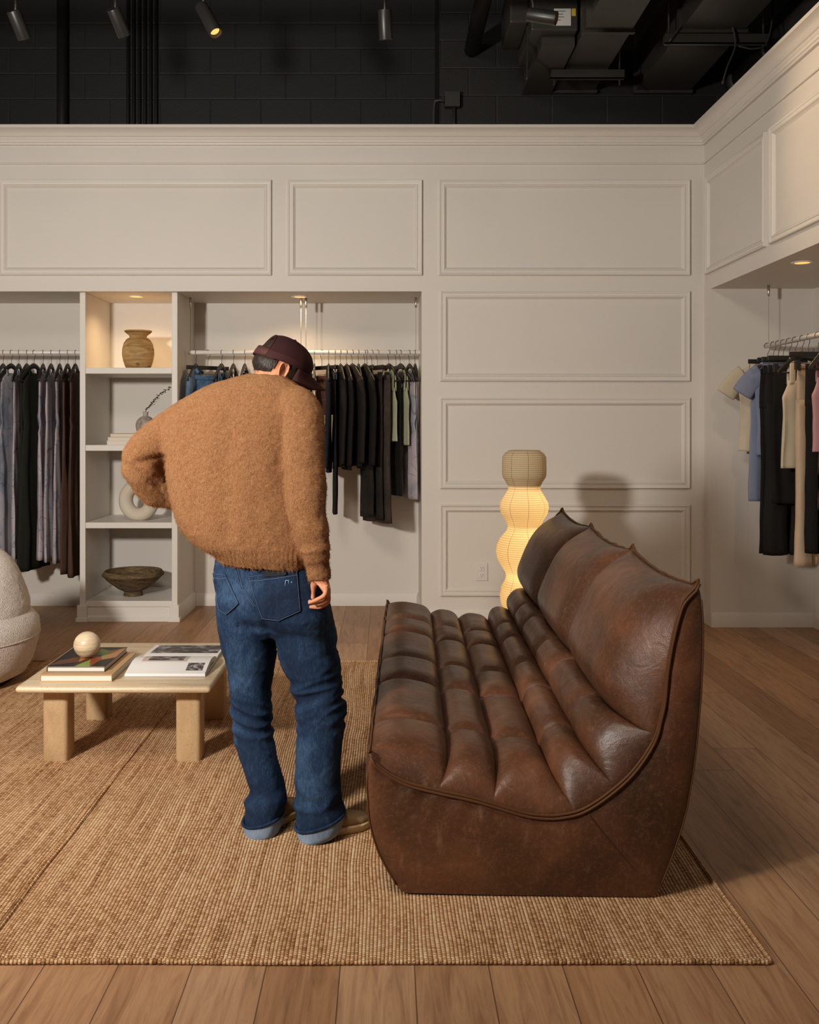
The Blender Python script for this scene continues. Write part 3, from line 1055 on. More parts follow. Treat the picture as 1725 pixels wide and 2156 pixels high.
SOFA = thing('leather_sofa', 'long low tufted brown leather sofa in three armless modules', 'sofa', (0, SY, 0))
for mi in range(NM):
    y0 = SY + mi * SL
    ends = (mi == 0, mi == NM - 1)
    # body: slab of the outline
    crease = [CR[0].lerp(CR[1], t) for t in (0.0,)]
    poly = [p.copy() for p in LOW] + [p + Vector((-0.004, -0.016)) for p in reversed(TOP[3:-3:4])]
    ya, yb = y0 + (0.004 if ends[0] else 0.0015), y0 + SL - (0.004 if ends[1] else 0.0015)
    ny = 15
    rings = []
    for j in range(ny):
        t = j / (ny - 1)
        yy = ya + (yb - ya) * t
        bul = 0.010 * (1 - (2 * t - 1) ** 6)
        ring = []
        for k, p in enumerate(poly):
            d = Vector((0, 0))
            if k < len(LOW):
                if p.x < 0.1 and p.y > 0.02:
                    d = Vector((-bul, 0))
                elif p.x > 0.75 and p.y > 0.02:
                    d = Vector((bul, 0))
            if p.y > 0.80 and p.x > 0.75:
                d = d + Vector((0, -0.034 * max(0.0, math.sin(PI * t)) ** 0.8 * (p.y - 0.80) / 0.13))
            ring.append((p.x + d.x, yy, p.y + d.y))
        rings.append(ring)
    v, f = G_loft(rings)
    mod = ob('sofa_module', v, f, LEATHER, SOFA, smooth='auto')
    # cushion skin
    NQ, NV = 16, 60
    V, F = [], []
    cols = []
    for sec in range(6):
        nq = NQ if sec < 5 else 34
        for iq in range(nq if sec < 5 else nq + 1):
            q = iq / nq
            q = 0.5 - 0.5 * math.cos(PI * q)
            cols.append((sec, q))
    for (sec, q) in cols:
        for j in range(NV + 1):
            t = j / NV
            t = 0.5 - 0.5 * math.cos(PI * t) if True else t
            y = SL * t
            p = cushion_point(sec, q, y, ends, mi)
            V.append((p.x, y0 + y, p.y))
    n = NV + 1
    for i in range(len(cols) - 1):
        for j in range(NV):
            a = i * n + j
            F.append((a, a + n, a + n + 1, a + 1))
    # split in seat / lumbar rolls / back pillow
    secs = [c[0] for c in cols]
    for nm, lo, hi in (('seat_cushion', 0, 2), ('lumbar_roll', 3, 3), ('lumbar_roll', 4, 4), ('back_pillow', 5, 5)):
        ff = []
        for i in range(len(cols) - 1):
            if lo <= secs[i] <= hi:
                ff += F[i * NV:(i + 1) * NV]
        used = sorted({k for q in ff for k in q})
        mp = {k: i for i, k in enumerate(used)}
        o = ob(nm, [V[k] for k in used], [tuple(mp[k] for k in reversed(q)) for q in ff], LEATHER, mod)
    # front, top and (at the ends) panel piping: a doubled cord
    def cord(path, parent, name='piping', r=0.0042):
        off = []
        for i, p in enumerate(path):
            off.append(Vector(p))
        ob(name, *G_join(G_tube([p + Vector((0, 0, 0.0035)) for p in off], r, 8), G_tube([p + Vector((0, -0.0055 if False else 0.0, -0.0055)) for p in off], r * 0.9, 8)), PIPING, parent)
    jit = lambda y, s: 0.006 * mnoise.noise((y * 9, s, mi))
    ys = np.linspace(y0 + 0.0, y0 + SL, 44)

    def lip(y):
        d = min(y - y0, y0 + SL - y)
        return 0.014 * math.exp(-(d / 0.03) ** 2)
    cord([Vector((CR[0].x - 0.003 + jit(y, 1), y, CR[0].y + 0.002 + jit(y, 2) + lip(y))) for y in ys], mod)
    cord([Vector((CR[6].x + 0.002 + jit(y, 3), y, CR[6].y + 0.002 - 0.026 * max(0.0, math.sin(PI * (y - y0) / SL)) ** 0.8 + jit(y, 4) + 0.8 * lip(y))) for y in ys], mod)
    for e, yy, sg in ((ends[0], y0, -1), (ends[1], y0 + SL, 1)):
        if e:
            tp = TOP
            # side panel between the outline and the piping
            N = 97
            low = resample(LOW, N)
            rows = 12
            PV, PF = [], []
            for r in range(rows + 1):
                t = r / rows
                for k in range(N):
                    p = low[k].lerp(tp[k], t)
                    puff = 0.020 * math.sin(PI * t) ** 0.7 * math.sin(PI * k / (N - 1)) ** 0.4
                    near_top = 0.004 * math.sin(k * 1.3) * math.exp(-((1 - t) / 0.25)) * (1 if k < 26 else 0.2)
                    PV.append((p.x, yy + sg * (puff + near_top), p.y))
            for r in range(rows):
                for k in range(N - 1):
                    a = r * N + k
                    q = (a, a + 1, a + N + 1, a + N)
                    PF.append(q if sg < 0 else q[::-1])
            pan = ob('side_panel', PV, PF, LEATHER, mod)
            pth = [Vector((p.x, yy + sg * 0.006, p.y)) for p in tp]
            for pz in (0, -1):
                pth[pz] = pth[pz] + Vector((0, 0, 0.012))
            ob('piping', *G_join(G_tube([p + Vector((0, 0, 0.002)) for p in pth], 0.0048, 8), G_tube([p + Vector((0.002, sg * 0.005, -0.006)) for p in pth], 0.0044, 8)), PIPING, mod)
            lp = [Vector((p.x, yy + sg * 0.001, p.y)) for p in low[2:-2] if p.y > 0.04]
            lp1 = [p for p in lp if p.x < 0.3]
            lp2 = [p for p in lp if p.x > 0.3]
            ob('welt', *G_tube(lp1, 0.003, 6), PIPING, mod)
            ob('welt', *G_tube(lp2, 0.003, 6), PIPING, mod)
            if sg < 0:
                A, Bq = sn(1236, 1708), sn(1358, 1852)
                tri = [Vector((A[0] + (Bq[0] - A[0]) * t, yy - 0.0005 - 0.020 * math.sin(PI * (0.85 - 0.8 * t)) ** 0.7, A[1] + (Bq[1] - A[1]) * t)) for t in np.linspace(0, 1, 20)]
                ob('panel_seam', *G_tube(tri, 0.0014, 5), M('seam_thread', '#3a2415', 0.7).m, mod)
    for fx in (0.14, 0.40, 0.62, 0.74):
        for fy in (y0 + 0.06, y0 + SL - 0.06):
            if (fx == 0.40 or fx == 0.62) and fy > y0 + 0.1:
                continue
            ob('foot', *G_join(G_tube([(fx, fy, RZ), (fx, fy, 0.03)], 0.018, 12)), STEEL, mod)
SOFA.rotation_euler = (0, 0, math.radians(-1.3))

# ================================================================== paper floor lamp
LX, LY = (1104 - VX) * 5.65 / FPX, 5.65
PAPER = m_paper_lamp()
L = thing('floor_lamp', 'tall wavy white paper floor lamp glowing behind the sofa', 'floor lamp', (LX, LY, 0))
lz = [(1.256, 0.090), (1.250, 0.098), (1.236, 0.118), (1.217, 0.129), (1.195, 0.131), (1.115, 0.131), (1.095, 0.127), (1.07, 0.110), (1.043, 0.096), (1.02, 0.097), (0.985, 0.118), (0.945, 0.141), (0.915, 0.146), (0.88, 0.138),
      (0.84, 0.112), (0.802, 0.096), (0.775, 0.105), (0.735, 0.142), (0.69, 0.163), (0.651, 0.168), (0.61, 0.160), (0.56, 0.130), (0.53, 0.112), (0.51, 0.107), (0.485, 0.113), (0.445, 0.136), (0.397, 0.146), (0.34, 0.137),
      (0.29, 0.112), (0.255, 0.102), (0.22, 0.112), (0.16, 0.135), (0.10, 0.138), (0.05, 0.118), (0.02, 0.095)]
zs = [a for a, b in lz][::-1]
rs = [b for a, b in lz][::-1]


def lamp_rings(z0, z1, r_in=None):
    out = []
    n = int((z1 - z0) / 0.0042)
    for i in range(n + 1):
        z = z0 + (z1 - z0) * i / n
        r = interp(zs, rs, z) + 0.0011 * math.sin(2 * PI * z / 0.0125)
        out.append([(r * math.cos(2 * PI * k / 72), r * math.sin(2 * PI * k / 72), z) for k in range(72)])
    return out


for nm, a, b in (('shade_top', 1.043, 1.256), ('paper_shade', 0.02, 1.043)):
    o = ob(nm, *G_loft(lamp_rings(a, b), False, False), PAPER, L)
    o.matrix_parent_inverse = Matrix.Identity(4)
o = ob('base_plate', *G_lathe([(0.10, 0.0), (0.10, 0.015), (0.095, 0.02), (0.01, 0.022)], 40), BLKMETAL, L)
o.matrix_parent_inverse = Matrix.Identity(4)
o = ob('pole', *G_tube([(0, 0, 0.02), (0, 0, 1.06)], 0.006, 10), STEEL, L)
o.matrix_parent_inverse = Matrix.Identity(4)
o = ob('divider_disc', *G_lathe([(0.005, 1.041), (0.094, 1.042), (0.094, 1.044), (0.005, 1.045)], 40), M('cream_card', '#d8c8a4', 0.8).m, L)
o.matrix_parent_inverse = Matrix.Identity(4)
BULB = m_emit('bulb_glow', '#ffd38a', 8.0)
for bz, pw in ((0.70, 3.2), (0.50, 3.2), (0.93, 1.9), (0.33, 2.0)):
    o = ob('bulb', *G_sphere((0.03, -0.02, bz), 0.025, 16, 10), BULB, L)
    o.matrix_parent_inverse = Matrix.Identity(4)
    l = add_light('bulb_light', 'POINT', (LX + 0.03, LY - 0.02, bz), (LX, LY, 0), pw, (1.0, 0.77, 0.46), 0.03)
    l.parent = L
    l.matrix_parent_inverse = Matrix.Translation(-L.location)

# ================================================================== travertine coffee table
CT = thing('coffee_table', 'low square travertine coffee table with four rounded legs', 'coffee table', (-1.10, 4.22, RZ))
TX0, TX1, TY0, TY1, TZ0, TZ1 = -1.50, -0.71, 3.83, 4.62, 0.320, 0.348


def rounded_slab(x0, x1, y0, y1, z0, z1, r_c=0.012):
    h = (z1 - z0) / 2
    prof = []
    for k in range(9):
        a = -PI / 2 + PI * k / 8
        prof.append((h - h * math.cos(a), (z0 + z1) / 2 + h * math.sin(a)))
    rings = []
    for ins, z in prof:
        ring = []
        for cx, cy, a0 in ((x1, y0, -PI / 2), (x1, y1, 0), (x0, y1, PI / 2), (x0, y0, PI)):
            sx, sy = (-1 if cx == x1 else 1), (-1 if cy == y1 else 1)
            for k in range(6):
                a = a0 + PI / 2 * k / 5
                ring.append((cx + sx * (r_c + ins) + r_c * math.cos(a), cy + sy * (r_c + ins) + r_c * math.sin(a), z))
        rings.append(ring)
    return G_loft(rings)


ob('tabletop', *rounded_slab(TX0, TX1, TY0, TY1, TZ0, TZ1), m_travertine('travertine_top', '#b39c7e', '#c6b192', '#d3c2a6', (2, 26, 26)), CT, smooth='auto')
for cx in (-1.373, -0.822):
    for cy in (3.982, 4.538):
        ring = []
        w, ch = 0.0525, 0.020
        for k in range(4):
            a0 = k * PI / 2
            for a in np.linspace(0, PI / 2, 5):
                sx = 1 if k in (0, 3) else -1
                sy = 1 if k in (0, 1) else -1
                ring.append((cx + sx * (w - ch) + ch * math.cos(a0 + a), cy + sy * (w - ch) + ch * math.sin(a0 + a)))
        zz = [RZ, RZ + 0.002, TZ0 + 0.002]
        rings = [[(cx + (x - cx) * s, cy + (y - cy) * s, z) for x, y in ring] for z, s in ((RZ, 0.97), (RZ + 0.004, 1.0), (TZ0 + 0.002, 1.0))]
        ob('leg', *G_loft(rings), TRAV, CT, smooth='auto')
# ---- books on it
SGT = 'books stacked on the coffee table'
book('thick cream book lying under the book with the coloured cover', -1.427, -1.128, 3.905, 4.275, TZ1, 0.030, M('kraft_cover', '#b48f64', 0.6).m, PAGES, SGT)
CB = book('book with a cover of green, rust and black shapes, under the stone ball', -1.412, -1.170, 3.945, 4.290, TZ1 + 0.030, 0.023, M('black_cover', '#1d1a19', 0.35).m, PAGES, SGT)
cz = TZ1 + 0.030 + 0.023
cover_cols = [M('cover_' + n_, c_, 0.35).m for n_, c_ in (('black', '#1c1a1a'), ('rust', '#8a4426'), ('green', '#7d8f45'), ('tan', '#a47548'), ('brown', '#5d3b22'))]
shapes = [([(0, 0), (1, 0), (1, 1), (0, 1)], 0), ([(0.0, 0.06), (0.45, 0.22), (0.36, 0.50), (0.08, 0.30)], 4), ([(0.36, 0.5), (0.45, 0.22), (0.52, 0.52), (0.33, 0.98)], 3), ([(0.45, 0.22), (0.56, 0.36), (0.72, 0.52), (0.52, 0.52)], 1),
          ([(0.47, 0.0), (0.74, 0.0), (0.66, 0.18), (0.60, 0.36)], 2), ([(0.74, 0.0), (0.80, 0.35), (0.72, 0.52), (0.60, 0.36), (0.66, 0.18)], 1), ([(0.80, 0.32), (1.0, 0.45), (1.0, 0.95), (0.74, 0.8)], 3),
          ([(0.72, 0.52), (0.80, 0.35), (0.80, 0.78), (0.55, 0.92), (0.6, 0.6)], 2), ([(0.33, 0.98), (0.52, 0.52), (0.6, 0.6), (0.55, 0.98)], 4)]
V, F, FM = [], [], []
for i, (poly, ci) in enumerate(shapes):
    k = len(V)
    V += [(-1.412 + 0.242 * u, 3.945 + 0.345 * w, cz + 0.0003 + i * 0.00006) for u, w in poly]
    F.append(tuple(range(k, k + len(poly))))
    FM.append(ci)
o = ob('cover_print', V, F, None, CB, smooth=False, mats=cover_cols, fmat=FM)
o['label'] = 'printed cover of coloured angular shapes'
# ---- stone ball
o = ob('stone_ball', *G_join(G_sphere((0, 0, 0.055), 0.056, 40, 26)), m_travertine('ball_travertine', '#a98d6a', '#cbb594', '#dcc9ac', (3, 3, 40)))
o.location = (-1.293, 4.10, cz + 0.0008)
tag(o, 'cream banded stone ball resting on the coloured book', 'ornament')
# ---- open magazine
MG = thing('open_book', 'large open photo book lying on the coffee table', 'book', (-0.93, 4.23, TZ1))
mx0, mx1, my0, msp, my1 = -1.098, -0.762, 3.985, 4.255, 4.520


def page_z(w, near):
    """w: 0 at spine, 1 at fore edge"""
    if near:
        return TZ1 + 0.016 + 0.030 * math.sin(PI * min(1, w * 0.9 + 0.06)) ** 1.2 * (1 - 0.35 * w) - 0.004 * w
    return TZ1 + 0.010 + 0.010 * math.sin(PI * min(1, w + 0.02)) ** 0.8 * (1 - w)


def page_block(near, y_a, y_b):
    V, F = [], []
    n = 24
    for i in range(n + 1):
        w = i / n
        y = y_a + (y_b - y_a) * w
        z = page_z(w, near)
        zb = TZ1 + 0.001 if not near else max(TZ1 + 0.001, z - 0.014 - 0.01 * (1 - w))
        for x in (mx0, mx1):
            V.append((x, y, zb))
            V.append((x, y, z))
    for i in range(n):
        a = i * 4
        F += [(a + 1, a + 5, a + 7, a + 3), (a, a + 2, a + 6, a + 4), (a, a + 4, a + 5, a + 1), (a + 2, a + 3, a + 7, a + 6)]
    F += [(0, 1, 3, 2), (n * 4, n * 4 + 2, n * 4 + 3, n * 4 + 1)]
    return V, F


SHEET = M('glossy_page', '#dad8d6', 0.4).m
pn = ob('page_block', *page_block(True, msp, my0), SHEET, MG, smooth='auto')
pf = ob('page_block', *page_block(False, msp, my1), SHEET, MG, smooth='auto')
ob('cover', *G_box(mx0 - 0.004, mx1 + 0.004, my0 - 0.004, my1 + 0.004, TZ1, TZ1 + 0.002), M('grey_cover', '#8d8a86', 0.5).m, MG, smooth=False)
ob('lower_pages', *G_box(mx0 - 0.001, mx1 + 0.001, my0 - 0.001, msp, TZ1 + 0.002, TZ1 + 0.011), SHEET, MG, smooth=False)


def m_photo(name, stops, sc, seed):
    k = M(name, rough=0.4)
    n_ = k.noise(k.co(loc=(seed, seed, 0)), sc, 3, 0.55, 0.8)
    k.to('Base Color', k.ramp(n_, stops))
    return k.m


GREY = [(0.38, '#1b191b'), (0.5, '#4b474a'), (0.6, '#8d888a'), (0.75, '#b5b0b0')]


def print_patch(near, u0, u1, w0, w1, mat, par, name='photo_print'):
    y_a, y_b = msp, (my0 if near else my1)
    V, F = [], []
    n = 12
    for i in range(n + 1):
        w = w0 + (w1 - w0) * i / n
        for u in (u0, u1):
            V.append((mx0 + (mx1 - mx0) * u, y_a + (y_b - y_a) * w, page_z(w, near) + 0.0005))
    for i in range(n):
        F.append((2 * i, 2 * i + 1, 2 * i + 3, 2 * i + 2))
    return ob(name, V, F, mat, par)


print_patch(False, 0.06, 0.97, 0.30, 0.97, m_photo('photo_dark', GREY, 14, 3), pf)
print_patch(True, 0.12, 0.70, 0.16, 0.58, M('photo_mount', '#b7a79c', 0.4).m, pn)
o = print_patch(True, 0.20, 0.65, 0.17, 0.54, m_photo('photo_figure', [(0.35, '#171617'), (0.5, '#3a3738'), (0.6, '#8a8486')], 18, 7), pn)
o.location.z = 0.0004
print_patch(True, 0.74, 0.95, 0.64, 0.90, m_photo('photo_small', GREY, 34, 11), pn)

# ================================================================== boucle armchair (cut by the frame)
BOU = m_boucle()
A = thing('armchair', 'rounded cream boucle swivel armchair at the edge beside the coffee table', 'armchair', (-2.42, 5.15, RZ))
cx, cy = -2.42, 5.15


def sup_lathe(prof, n=64, ex=1.0, cx=cx, cy=cy):
    return G_lathe(prof, n, (cx, cy, 0))


seat = [(0.40, RZ + 0.030), (0.44, RZ + 0.05), (0.475, 0.12), (0.50, 0.21), (0.512, 0.28), (0.505, 0.335), (0.47, 0.375), (0.40, 0.395), (0.25, 0.402), (0.05, 0.404)]
me_seat = ob('seat', *sup_lathe(seat), BOU, A)
ob('swivel_base', *sup_lathe([(0.37, RZ), (0.37, RZ + 0.035), (0.2, RZ + 0.04)], 48), BLACK, A)
ob('seam_piping', *G_tube([(cx + 0.509 * math.cos(t), cy + 0.509 * math.sin(t), 0.262) for t in np.linspace(0, 2 * PI, 90)], 0.004, 6), BOU, A)
# back: a thick curved shell round the rear half, sloping down to the ends
rings = []
for i in range(41):
    t = i / 40
    a = math.radians(-72 + 250 * t) if False else math.radians(-40 + 215 * t)
    e = math.sin(PI * t) ** 0.45
    h = 0.41 + 0.33 * e
    th = 0.05 + 0.055 * e
    rc = 0.36 + 0.02 * e
    ring = []
    for k in range(20):
        b = 2 * PI * k / 20
        rr = rc + 0.02 + th * math.copysign(abs(math.cos(b)) ** 0.8, math.cos(b))
        z = 0.34 + (h - 0.34) * (0.5 + 0.5 * math.copysign(abs(math.sin(b)) ** 0.7, math.sin(b)))
        rr -= 0.36 * (z - 0.34)
        ring.append((cx + rr * math.cos(a), cy + rr * math.sin(a), z))
    rings.append(ring)
me = remesh([G_loft(rings)], 0.014, 8, 0.5)
displace(me, lambda p, n_: 0.003 * mnoise.noise(p * 40))
finish('backrest', me, BOU, A)
# ================================================================== the person
SKIN_C = '#c98d6c'
ksk = M('skin', SKIN_C, 0.55, spec=0.35)
nz_ = ksk.noise(ksk.co(), 25, 4, 0.6)
ksk.to('Base Color', ksk.mix(nz_, '#cf9370', '#b5714f'))
ksk.b.inputs['Subsurface Weight'].default_value = 0.12
ksk.b.inputs['Subsurface Radius'].default_value = (0.012, 0.005, 0.003)
ksk.to('Normal', ksk.bump(ksk.noise(ksk.co(), 180, 3), 0.08, 0.002))
SKIN = ksk.m
# ---- head frame: x to his right-hand side, y forward (where he looks), z up
HC = pp(588, 780, 3.37)
az, pit = math.radians(66), math.radians(29)
fwd = Vector((math.sin(az) * math.cos(pit), math.cos(az) * math.cos(pit), -math.sin(pit)))
rgt = Vector((math.cos(az), -math.sin(az), 0))
roll = math.radians(4)
up = rgt.cross(fwd)
rgt, up = rgt * math.cos(roll) - up * math.sin(roll), up * math.cos(roll) + rgt * math.sin(roll)
HM = Matrix((rgt, fwd, up)).transposed()


def hw(x, y, z):
    return HC + HM @ Vector((x, y, z))


def gs(x, m, s):
    return math.exp(-((x - m) / s) ** 2)


def head_point(u, w):
    """u: angle round, w: polar angle from the chin end"""
    x = 0.075 * math.sin(w) * math.cos(u)
    y = 0.097 * math.sin(w) * math.sin(u)
    z = -0.116 * math.cos(w)
    # jaw narrows and moves forward below the ears
    if z < -0.02:
        t = (-0.02 - z) / 0.096
        x *= 1 - 0.22 * t
        y = y * (1 - 0.28 * t) + 0.030 * t
    if y > 0.02:
        fr = min(1, (y - 0.02) / 0.05)
        y += 0.024 * gs(x, 0, 0.013) * gs(z, -0.030, 0.022) * fr        # nose
        y += 0.010 * gs(x, 0, 0.010) * gs(z, -0.005, 0.022) * fr
        y += 0.006 * gs(z, 0.018, 0.012) * gs(x, 0, 0.05) * fr         # brow
        y -= 0.010 * (gs(x, 0.031, 0.014) + gs(x, -0.031, 0.014)) * gs(z, -0.002, 0.012) * fr
        y += 0.006 * gs(x, 0, 0.022) * (gs(z, -0.064, 0.006) + gs(z, -0.076, 0.006)) * fr   # lips
        y -= 0.003 * gs(x, 0, 0.024) * gs(z, -0.070, 0.003) * fr
        y += 0.006 * gs(x, 0, 0.02) * gs(z, -0.098, 0.014) * fr        # chin
    return x, y, z


def ear(sx):
    """outer ear: rim, bowl and lobe as one closed shell, joined to the side of the head along its front edge"""
    nr, na = 12, 40
    front, back = [], []
    for i in range(nr + 1):
        r = i / nr
        fr, bk = [], []
        for k in range(na):
            th = 2 * PI * k / na
            cs, sn_ = math.cos(th), math.sin(th)
            b = 0.034 * sn_ * r
            a = 0.0195 * cs * r * (1.0 + 0.22 * sn_ - 0.10 * (1 if sn_ < -0.6 else 0))
            flare = 0.077 + 0.16 * max(0.0, -(a - 0.012)) + 0.0
            rim = 0.0060 * gs(r, 0.88, 0.13) * (1.0 if cs < 0.55 or sn_ > 0.5 else 0.3) * (0.5 if sn_ < -0.75 else 1.0)
            bowl = -0.0120 * gs(math.hypot((a - 0.002) / 0.0105, (b + 0.004) / 0.016), 0, 0.85)
            anti = 0.0030 * gs(math.hypot((a + 0.001) / 0.0125, (b - 0.002) / 0.021), 1.0, 0.22) * (1 if cs < 0.3 else 0)
            trag = 0.0045 * gs(a, 0.0135, 0.004) * gs(b, -0.006, 0.007)
            h = flare + rim + bowl + anti + trag
            y, z = -0.006 + a - 0.10 * b, -0.004 + b
            fr.append(hw(sx * h, y, z))
            bk.append(hw(sx * (flare - 0.0042 - 0.010 * (1 - r)), y + 0.0006, z))
        front.append(fr)
        back.append(bk)
    return [G_loft(front[1:] + back[::-1][:-1])]


rings = []
for i in range(1, 40):
    w = PI * i / 40
    rings.append([hw(*head_point(2 * PI * k / 64, w)) for k in range(64)])
head = G_loft(rings)
NB0 = pp(578, 838, 3.335)
neck = G_tube([NB0 + Vector((-0.01, -0.02, -0.06)), NB0, pp(578, 800, 3.345), hw(0, -0.022, -0.055), hw(0, -0.015, -0.03)], [0.088, 0.075, 0.064, 0.060, 0.055], 28)


def limb(pts, rad, n=16, m=14):
    P = smooth_path(pts, m)
    R = [interp(np.linspace(0, 1, len(rad)), rad, t) for t in np.linspace(0, 1, m)]
    return G_tube(P, R, n)


PEL = pp(572, 1215, 3.29)
torso = G_loft([ell_ring(pp(572, 1275, 3.28), 0.150, 0.105, 28), ell_ring(pp(570, 1220, 3.28), 0.155, 0.11, 28), ell_ring(pp(555, 1130, 3.29), 0.135, 0.10, 28), ell_ring(pp(535, 1000, 3.32), 0.150, 0.11, 28),
                ell_ring(pp(528, 900, 3.34), 0.150, 0.105, 28), ell_ring(pp(545, 850, 3.345), 0.115, 0.08, 28), ell_ring(pp(570, 820, 3.34), 0.07, 0.065, 28)])
shR, elR, wrR = pp(628, 872, 3.22), pp(646, 1055, 3.165), pp(672, 1212, 3.12)
shL, elL, wrL = pp(408, 900, 3.40), pp(302, 972, 3.40), pp(388, 1058, 3.50)
armR = limb([pp(590, 850, 3.29), shR, elR, wrR], [0.055, 0.05, 0.042, 0.030])
armL = limb([pp(470, 880, 3.37), shL, elL, wrL], [0.05, 0.044, 0.034, 0.027], m=24)
legL = limb([pp(522, 1270, 3.31), pp(530, 1470, 3.31), pp(552, 1620, 3.29), pp(558, 1735, 3.275)], [0.085, 0.052, 0.044, 0.036])
legR = limb([pp(632, 1270, 3.26), pp(673, 1480, 3.24), pp(670, 1620, 3.23), pp(672, 1735, 3.225)], [0.085, 0.052, 0.044, 0.036])


def foot_pts(heel, toe):
    return limb([heel + Vector((0, 0, 0.05)), heel.lerp(toe, 0.35) + Vector((0, 0, 0.046)), heel.lerp(toe, 0.72) + Vector((0, 0, 0.033)), toe + Vector((0, 0, 0.027))], [0.022, 0.027, 0.020, 0.010])


hL, tL = Vector((-0.432, 3.225, RZ)), Vector((-0.325, 3.455, RZ))
hR, tR = Vector((-0.275, 3.195, RZ)), Vector((-0.062, 3.315, RZ))
hL_i, tL_i = hL.lerp(tL, 0.12), hL.lerp(tL, 0.88)
hR_i, tR_i = hR.lerp(tR, 0.12), hR.lerp(tR, 0.88)
body_me = remesh([head, neck, torso, armR, armL, legL, legR, foot_pts(hL_i, tL_i), foot_pts(hR_i, tR_i)], 0.0042, 3, 0.5)


# ---- hands: palm block plus five bent tapering fingers
def h_r(px, py, y=3.115):
    return pp(px, py, y)


def hand_right():
    parts = []
    palm = G_loft([ell_ring(h_r(673, 1208, 3.12), 0.027, 0.022, 16), ell_ring(h_r(675, 1222, 3.12), 0.027, 0.026, 16), ell_ring(h_r(683, 1234, 3.115), 0.020, 0.036, 16, ax=(1, 0, -0.2)), ell_ring(h_r(688, 1246, 3.115), 0.0135, 0.040, 16, ax=(1, 0, -0.35)),
                   ell_ring(h_r(688.5, 1252, 3.115), 0.010, 0.038, 16, ax=(1, 0, -0.4))])
    parts.append(palm)
    # little, ring, middle, index: from the near edge inwards
    fs = [([(687, 1243, 3.083), (682.5, 1254, 3.079), (668, 1262.5, 3.080), (652, 1269, 3.087)], 0.0078, 0.0062),
          ([(691, 1248, 3.101), (688.5, 1262, 3.098), (672, 1270, 3.098), (652.5, 1266.5, 3.104)], 0.0086, 0.0068),
          ([(691, 1249, 3.121), (690, 1267, 3.119), (674, 1277, 3.118), (655, 1278, 3.122)], 0.0090, 0.0070),
          ([(689, 1247, 3.142), (687, 1264, 3.142), (673, 1272, 3.142), (659, 1269, 3.142)], 0.0088, 0.0068)]
    for pts, ra, rb in fs:
        P = smooth_path([h_r(*p) for p in pts], 16)
        R = [ra + (rb - ra) * i / 15 + 0.0007 * (gs(i, 5, 1.6) + gs(i, 10, 1.6)) for i in range(16)]
        R[-1] *= 0.6
        parts.append(G_tube([P[0] + Vector((0, 0, 0.018))] + P, [ra] + R, 12))
        parts.append(G_sphere(P[-1], rb * 0.92, 12, 8))
    th = smooth_path([h_r(668, 1222, 3.142), h_r(660.5, 1232, 3.150), h_r(658, 1246, 3.148), h_r(658.5, 1259, 3.138)], 14)
    parts.append(G_tube(th, [0.0135 - 0.0055 * i / 13 for i in range(14)], 12))
    parts.append(G_sphere(th[-1], 0.0078, 12, 8))
    return parts


hand_me = remesh(hand_right() + [G_tube([pp(668, 1180, 3.125), pp(672, 1205, 3.12), pp(674, 1214, 3.12)], [0.030, 0.027, 0.026], 18)], 0.0019, 3, 0.5)


def hand_left():
    # rests on the front of his hip, fingers closed round the waist
    parts = []
    w = Vector(wrL)
    d = (pp(462, 1118, 3.47) - w).normalized()
    side = Vector((0.35, 1, 0.1)).normalized()
    side = (side - d * side.dot(d)).normalized()
    nrm = d.cross(side)
    parts.append(G_loft([ell_ring(w + d * t, a, b, 16, ax=side, ay=nrm) for t, a, b in ((-0.03, 0.028, 0.024), (0.02, 0.034, 0.020), (0.055, 0.040, 0.016), (0.085, 0.040, 0.013))]))
    for k, (o_, L_) in enumerate(((-0.030, 0.062), (-0.010, 0.074), (0.011, 0.078), (0.031, 0.068))):
        b0 = w + d * 0.075 + side * o_
        P = smooth_path([b0, b0 + d * L_ * 0.45 - nrm * 0.004, b0 + d * L_ * 0.8 - nrm * 0.014, b0 + d * L_ - nrm * 0.028], 12)
        parts.append(G_tube(P, [0.009 - 0.0025 * i / 11 for i in range(12)], 10))
        parts.append(G_sphere(P[-1], 0.0064, 10, 6))
    P = smooth_path([w + d * 0.02 + side * 0.030, w + d * 0.05 + side * 0.052, w + d * 0.085 + side * 0.060], 10)
    parts.append(G_tube(P, [0.012 - 0.004 * i / 9 for i in range(10)], 10))
    return parts


handl_me = remesh(hand_left(), 0.0025, 3, 0.5)
ear_me = remesh(ear(1) + ear(-1), 0.0014, 2, 0.5)
bm = bmesh.new()
for q in (body_me, hand_me, handl_me, ear_me):
    bm.from_mesh(q)
body_all = bpy.data.meshes.new('person')
bm.to_mesh(body_all)
bm.free()
PO = Vector((-0.27, 3.27, RZ))
v_, n_ = mesh_arrays(body_all)
body_all.vertices.foreach_set('co', (v_ - np.array(PO)).ravel())
PERSON = finish('person', body_all, SKIN, None, True)
PERSON.location = PO
tag(PERSON, 'person in a maroon cap, fuzzy tan sweater and blue jeans, standing by the sofa', 'person')

# ---- sweater
KNIT = m_sweater()


def lr_ring(py, L, R, Y, b, n=56, e=2.4, tilt=0.0, skew=0.0):
    c = pp((L + R) / 2, py, Y)
    a = (R - L) / 2 * Y / FPX
    ring = ell_ring(c, a, b, n, e)
    out = []
    for p in ring:
        dx = p.x - c.x
        out.append(Vector((p.x, p.y - skew * dx, p.z - tilt * dx)))
    return out


